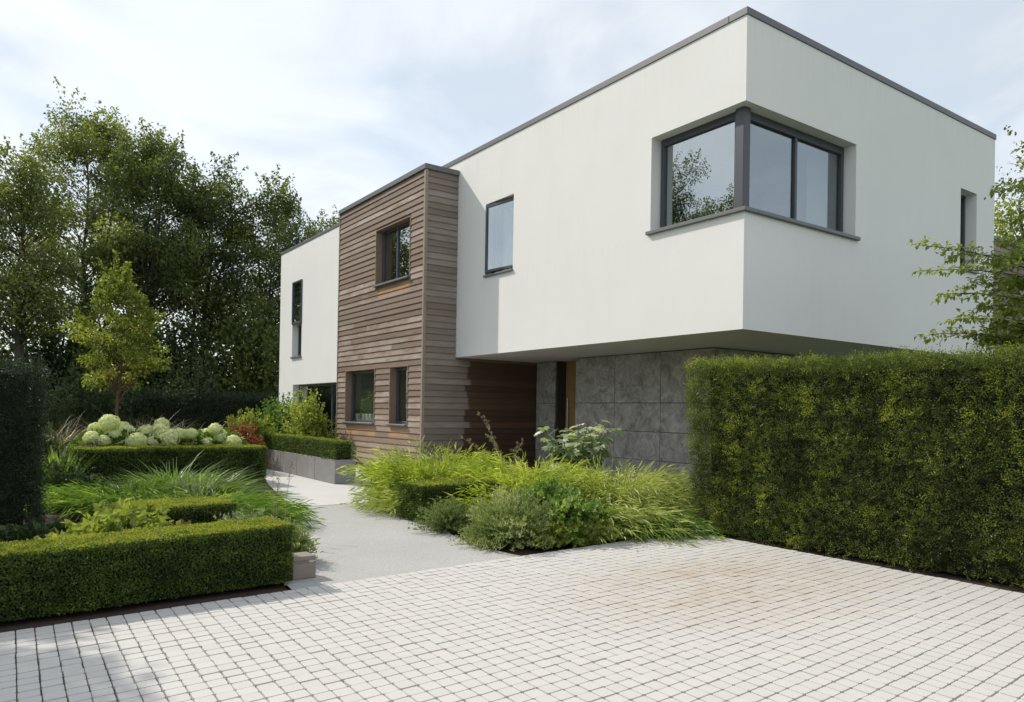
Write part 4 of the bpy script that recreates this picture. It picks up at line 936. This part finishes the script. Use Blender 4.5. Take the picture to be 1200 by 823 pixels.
# large glaucous plume plant: every lobed leaf its own part
def lobed_leaf_mesh(name, mat, v):
    pts = [(0, 0)]; n = 9; R_ = []
    for k in range(2*n+1):
        t = -2.5+5.0*k/(2*n); r = (1.0 if k % 2 == 0 else .68)*(0.62+.38*math.cos(t*.5)); R_.append((r*math.sin(t)*.55, .42+r*math.cos(t)*.58))
    V = [(0, 0, 0), (0, .42, .03)]+[(x, y, .06*x*x*4-.10*(y-.4)**2+.03*(1 if i % 2 else -1)) for i, (x, y) in enumerate(R_)]
    F = [(1, 2+i, 3+i) for i in range(2*n)]
    return mesh_data(name, V, F, mat, np.full(len(V), v))
lob = [lobed_leaf_mesh('leaf', M['glauc'], v) for v in (.2, .4, .6, .8, .95)]
pp = empty('plume_poppy', (7.9, 9.35, 0)); tag(pp, 'tall glaucous plant with big lobed silvery leaves before the slate wall', 'perennial')
rg = np.random.default_rng(77); stm = MB()
for s in range(18):
    az = rg.uniform(0, 6.28); tp = np.array([math.cos(az)*rg.uniform(.1, .75)+.2*(s > 9), math.sin(az)*rg.uniform(.1, .6)-.15*(s > 9), rg.uniform(.75, 1.32)])
    stm.tube([(0, 0, 0), tuple(tp*np.array([.4, .4, .6])), tuple(tp)], [.010, .008, .004], 5)
    for q in range(14):
        f = .25+.75*(q+.5)/14; p = tp*np.array([f*f*.6+.4*f, f*f*.6+.4*f, f]); la = rg.uniform(0, 6.28); s_ = rg.uniform(.20, .34)*(1.25-.55*f)
        o = obj('leaf', lob[rg.integers(5)], pp, tuple(p)); o.scale = (s_, s_*1.15, s_); o.rotation_euler = (rg.uniform(-.7, .35), rg.normal(0, .25), la)
stm.build('stem', M['stem'], pp)
# dry seed panicles
dp = empty('dry_seed_plant', (7.15, 10.25, 0)); tag(dp, 'dried brown seed plumes on thin stems before the dark timber', 'perennial')
for (lx_, ly_, h) in ((-.35, .45, 1.42), (-.05, .55, 1.02), (-.75, .35, 1.0), (.25, -.1, .95)):
    m = MB(); f = np.linspace(0, 1, 8); pts = np.stack([lx_*f**2, ly_*f**2, h*f], 1); m.tube(pts, np.linspace(.007, .002, 8), 5); P = []
    for q in range(11):
        t = .58+.42*q/11; p = np.array([lx_*t*t, ly_*t*t, h*t]); d = rand_dir(rg, 1)[0]*np.array([1, 1, .35])*.20*(1.2-t)*1.6; e_ = p+d+np.array([0, 0, .03]); m.tube([p, (p+e_)/2+np.array([0, 0, .03]), e_], [.002, .0015, .001], 4)
        ff = rg.random(34); P.append(p+(e_-p)*ff[:, None]+rg.normal(0, .010, (34, 3)))
    m.build('stem', M['dry'], dp); P = np.concatenate(P); n = len(P)
    leaf_obj('seed_head', P, rand_dir(rg, n)+np.array([0, 0, -.5]), rand_dir(rg, n), np.full(n, .022), np.full(n, .012), M['stipa'], dp, rg.random(n)*.5+.5)

# ================================================================== HYDRANGEAS
def flower_head_mesh(seed):
    rng = np.random.default_rng(seed); n = 330; d = rand_dir(rng, n); P = d*np.array([1, 1, .88])*(1+rng.normal(0, .05, n))[:, None]
    VV, FF, vv = [], [], []
    for q in range(4):
        t1 = nrm(np.cross(d, np.array([0.3, .5, .8]))); t2 = np.cross(d, t1); a = rng.uniform(0, 1, n)*0+q*math.pi/2+np.arange(n)
        D = t1*np.cos(a)[:, None]+t2*np.sin(a)[:, None]+d*.25; V, F = leaf_geo(P, D, d, np.full(n, .17), np.full(n, .14), .1); FF.append(F+len(VV)*n*4); VV.append(V); vv.append(np.repeat(.60+.25*d[:, 2]+rng.normal(0, .16, n), 4))
    n0 = sum(len(x) for x in VV); S = []; ST = []
    for a in range(9):
        for b in range(14):
            t = math.pi*a/8; p = 2*math.pi*b/14; S.append((.93*math.sin(t)*math.cos(p), .93*math.sin(t)*math.sin(p), .82*math.cos(t)))
    for a in range(8):
        for b in range(14):
            q = [n0+a*14+b, n0+a*14+(b+1) % 14, n0+(a+1)*14+(b+1) % 14, n0+(a+1)*14+b]; ST += [[q[0], q[1], q[2]], [q[0], q[2], q[3]]]
    return mesh_data('flower_head', np.concatenate(VV+[np.array(S)]), np.concatenate(FF+[np.array(ST)]), M['hydrangea'], np.clip(np.concatenate(vv+[np.full(len(S), .35)]), 0, 1))
fh = [flower_head_mesh(s) for s in range(4)]
heads = [(340, 180, 45), (262, 218, 36), (238, 268, 36), (305, 287, 32), (420, 242, 62), (360, 240, 36), (428, 306, 34), (500, 290, 46), (560, 240, 45), (597, 290, 45), (650, 186, 34), (640, 222, 40), (680, 270, 56), (750, 256, 44), (818, 246, 34), (826, 284, 48), (912, 260, 45), (962, 216, 34), (985, 266, 48), (915, 296, 30), (1066, 292, 40)]
rg = np.random.default_rng(12); cl = [[], [], [], [], []]
for (hx, hy, hr) in heads:
    px, py = 60+hx/5, 460+hy/5; cl[min(4, int((px-100)/36))].append((px, py, hr))
for ci, c in enumerate(cl):
    pts = [(on(px, py, 1, 14.95+rg.uniform(-.2, .35)-(py-510)*.004), hr) for px, py, hr in c]
    bc = np.mean([p for p, _ in pts], 0); bc[1] += .12; bc[2] = 0
    r_ = empty('hydrangea', tuple(bc)); tag(r_, 'hydrangea with creamy white heads beside the young tree trunk' if ci == 0 else 'hydrangea with creamy white heads at the hedge end near the red maple' if ci == 4 else 'hydrangea with creamy white heads amid its row behind the square box hedge', 'hydrangea', 'white hydrangeas behind the box hedge')
    st = MB()
    for p, hr in pts:
        o = obj('flower_head', fh[rg.integers(4)], r_, tuple(p-bc)); s_ = hr/5*.0156*1.17; o.scale = (s_, s_, s_); o.rotation_euler = tuple(rg.uniform(0, 6, 3)*np.array([.1, .1, 1]))
        q = p-bc; st.tube([(q[0]*.3, q[1]*.3, 0), (q[0]*.8, q[1]*.8, q[2]*.5), tuple(q)], [.007, .006, .004], 5)
    st.build('stem', M['stem'], r_)
    n = 420; d = rand_dir(rg, n)*np.array([.42, .35, .26]); P = d+np.array([0, 0, .62])
    leaf_obj('foliage', P, nrm(d)+np.array([0, 0, .2]), nrm(np.array([0, 0, 1.])+rand_dir(rg, n)*.5), rg.uniform(.09, .15, n), rg.uniform(.06, .09, n), M['mid'], r_, rg.random(n)*.5+.1)

# ================================================================== TREES
def gtree(px, dep): p = at_depth(px, 480, dep); return (p[0], p[1], 0)
def ztop(py, dep): return CAM_H+(479-py)/FPX*dep
bt = gtree(137, 13.9)
tree('young_tree', 'young lime-green tree with a reddish trunk behind the hydrangeas', bt, 3.7, 2.70, (.80, .80, 1.12), 46, 9500, .07, M['tree_lime'], 104, trunk_r=.042, clump=(.15, .32), group=None, bark=M['bark_red'], spikes=12, flat=.6, inner=.05, spread=1.5, trunk_bare=.35)
# row of taller trees beyond the garden, each with its own outline
T = [ # px, depth, top row, half width px, bottom row of crown, leaves, mat, label
 (15, 26, 165, 62, 420, 34000, 'tree_mid', 'airy light-green tree with a slim dark trunk beside the tall yew', 2, .13),
 (98, 33, 108, 76, 400, 52000, 'tree_mid', 'tallest airy tree with loose spiky top', 3, .14),
 (178, 31, 140, 70, 400, 52000, 'tree_dark', 'dense dark tree next to the tallest airy one', 3, .14),
 (243, 33, 172, 58, 440, 42000, 'tree_dark', 'dark tree with a ragged rounded top between two broader ones', 3, .14),
 (318, 34, 205, 64, 455, 50000, 'tree_dark', 'broad dark tree rising behind the white rear wing', 3, .14),
 (385, 46, 244, 40, 420, 14000, 'tree_mid', 'distant pale-edged tree just showing over the rear wing roof', 1, .16),
]
for i, (px, dp_, top, hw, bot, nl, mt, lab, stc, lf) in enumerate(T):
    zt_ = ztop(top, dp_); zb_ = ztop(bot, dp_); R_ = hw/FPX*dp_
    tree('broadleaf_tree', lab, gtree(px, dp_), zt_, (zt_+zb_)/2-.2, (R_, R_, (zt_-zb_)/2-.2), 110, int(nl*.72), lf, M[mt], 110+i, trunk_r=.17, stems=stc, clump=(.45, .95), spikes=30, inner=.15, spread=1.2, trunk_bare=.30)
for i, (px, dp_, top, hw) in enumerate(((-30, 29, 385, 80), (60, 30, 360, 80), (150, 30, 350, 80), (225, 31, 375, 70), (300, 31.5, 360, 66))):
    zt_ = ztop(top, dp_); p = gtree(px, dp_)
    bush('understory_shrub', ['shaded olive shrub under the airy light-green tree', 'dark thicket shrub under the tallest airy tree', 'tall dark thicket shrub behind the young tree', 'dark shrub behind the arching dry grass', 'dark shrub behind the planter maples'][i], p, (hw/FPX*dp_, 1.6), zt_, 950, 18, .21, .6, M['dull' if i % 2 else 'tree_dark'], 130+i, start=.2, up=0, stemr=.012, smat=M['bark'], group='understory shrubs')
# trees standing left of the view: they shade the drive corner and stand mirrored in the corner window
tree('broadleaf_tree', 'round-headed tree left of the beds whose shade falls on the drive corner', (-4.25, 10.3, 0), 7.2, 4.8, (1.9, 1.9, 2.3), 120, 55000, .15, M['tree_mid'], 140, trunk_r=.15, clump=(.5, .9), group=None)
tree('broadleaf_tree', 'tall oval tree mirrored in the upstairs corner window', (-9.6, 24.0, 0), 13.4, 8.3, (3.1, 3.1, 4.9), 90, 60000, .11, M['tree_dark'], 141, trunk_r=.2, clump=(.6, 1.2), group=None)
tree('broadleaf_tree', 'lower bushy tree beside the oval tree, mirrored in the corner window', (-7.2, 19.6, 0), 10.2, 6.3, (2.4, 2.4, 3.6), 60, 20000, .14, M['tree_dark'], 142, trunk_r=.16, clump=(.6, 1.1), group=None)
tree('broadleaf_tree', 'bright green tree behind the low timber wing', (31.5, 11.2, 0), 11.2, 7.6, (3.6, 3.6, 3.6), 50, 16000, .15, M['tree_lime'], 143, trunk_r=.2, clump=(.7, 1.3), group=None)
# spreading shrub-tree leaning over the yew hedge towards the side facade
def layered_tree():
    rng = np.random.default_rng(150); base = np.array([10.9, 3.5, 0.0]); root = empty('viburnum_tree', tuple(base)); tag(root, 'spreading light-leaved tree with tiered branches behind the yew hedge', 'tree')
    tk = MB(); P, D, V_ = [], [], []
    trunk = [base*0, np.array([.1, .05, 1.2]), np.array([0, .1, 2.4]), np.array([.1, 0, 3.6]), np.array([.05, .1, 4.4])]; tk.tube(trunk, [.07, .06, .045, .03, .015], 7)
    tg = [(1078, 288, 9.2), (1082, 318, 9.0), (1110, 300, 9.4), (1105, 345, 9.2), (1088, 392, 9.3), (1118, 375, 9.0), (1130, 395, 9.3), (1140, 335, 9.6), (1150, 360, 9.2), (1160, 385, 9.4), (1165, 310, 9.6), (1175, 285, 9.8), (1170, 340, 9.3), (1185, 370, 9.1), (1190, 395, 9.4), (1165, 226, 10.2), (1185, 262, 9.9), (1195, 300, 9.4), (1195, 335, 9.2), (1205, 225, 10.0), (1215, 280, 9.6), (1230, 330, 9.4), (1240, 250, 9.8), (1260, 300, 9.6), (1280, 360, 9.5), (1300, 260, 10), (1320, 320, 9.8), (1150, 405, 9.6), (1180, 410, 9.2), (1210, 390, 9.1), (1245, 400, 9.3)]+[(1150+rng.uniform(0, 130), rng.uniform(230, 412), rng.uniform(9.0, 10.2)) for _ in range(5)]
    for px, py, dp_ in tg:
        e_ = at_depth(px, py, dp_)-base; z0_ = np.clip(e_[2]-.35*np.linalg.norm(e_[:2])*rng.uniform(.2, .9), .5, 4.2); s_ = np.array([np.interp(z0_, [0, 1.2, 2.4, 3.6, 4.4], [q[k] for q in trunk]) for k in range(3)]); s_[2] = z0_
        f = np.linspace(0, 1, 9)[:, None]; mid = (s_+e_)/2+np.array([0, 0, .22]); c = (1-f)**2*s_+2*f*(1-f)*mid+f**2*e_; tk.tube(c, np.linspace(.016, .003, 9), 5)
        ax = nrm((e_-s_)[None])[0]; sd = np.cross(ax, [0, 0, 1]); sd /= np.linalg.norm(sd)
        for q in range(22):
            t = .25+.75*q/21; i = t*8; i0 = min(int(i), 7); p = c[i0]+(c[i0+1]-c[i0])*(i-i0); g_ = 1 if q % 2 else -1; ln = .42*(1.12-t)+.06
            tw_ = sd*g_*ln+ax*ln*.55+np.array([0, 0, rng.normal(0.0, .05)]); m = 10; ff = rng.random(m)
            P.append(p+tw_*ff[:, None]+rng.normal(0, .012, (m, 3))); D.append(np.tile(tw_, (m, 1))/np.linalg.norm(tw_)*.6+rand_dir(rng, m)*.7+np.array([0, 0, -.35])); V_.append(.45+.3*(t-.6)+rng.normal(0, .16, m))
    tk.build('trunk', M['bark'], root, True); P = np.concatenate(P); D = np.concatenate(D); n = len(P); L = rng.uniform(.045, .085, n)
    leaf_obj('crown', P, D, nrm(np.array([0, 0, 1.])+rand_dir(rng, n)*.45), L, L*.55, M['lime'], root, np.concatenate(V_))
layered_tree()
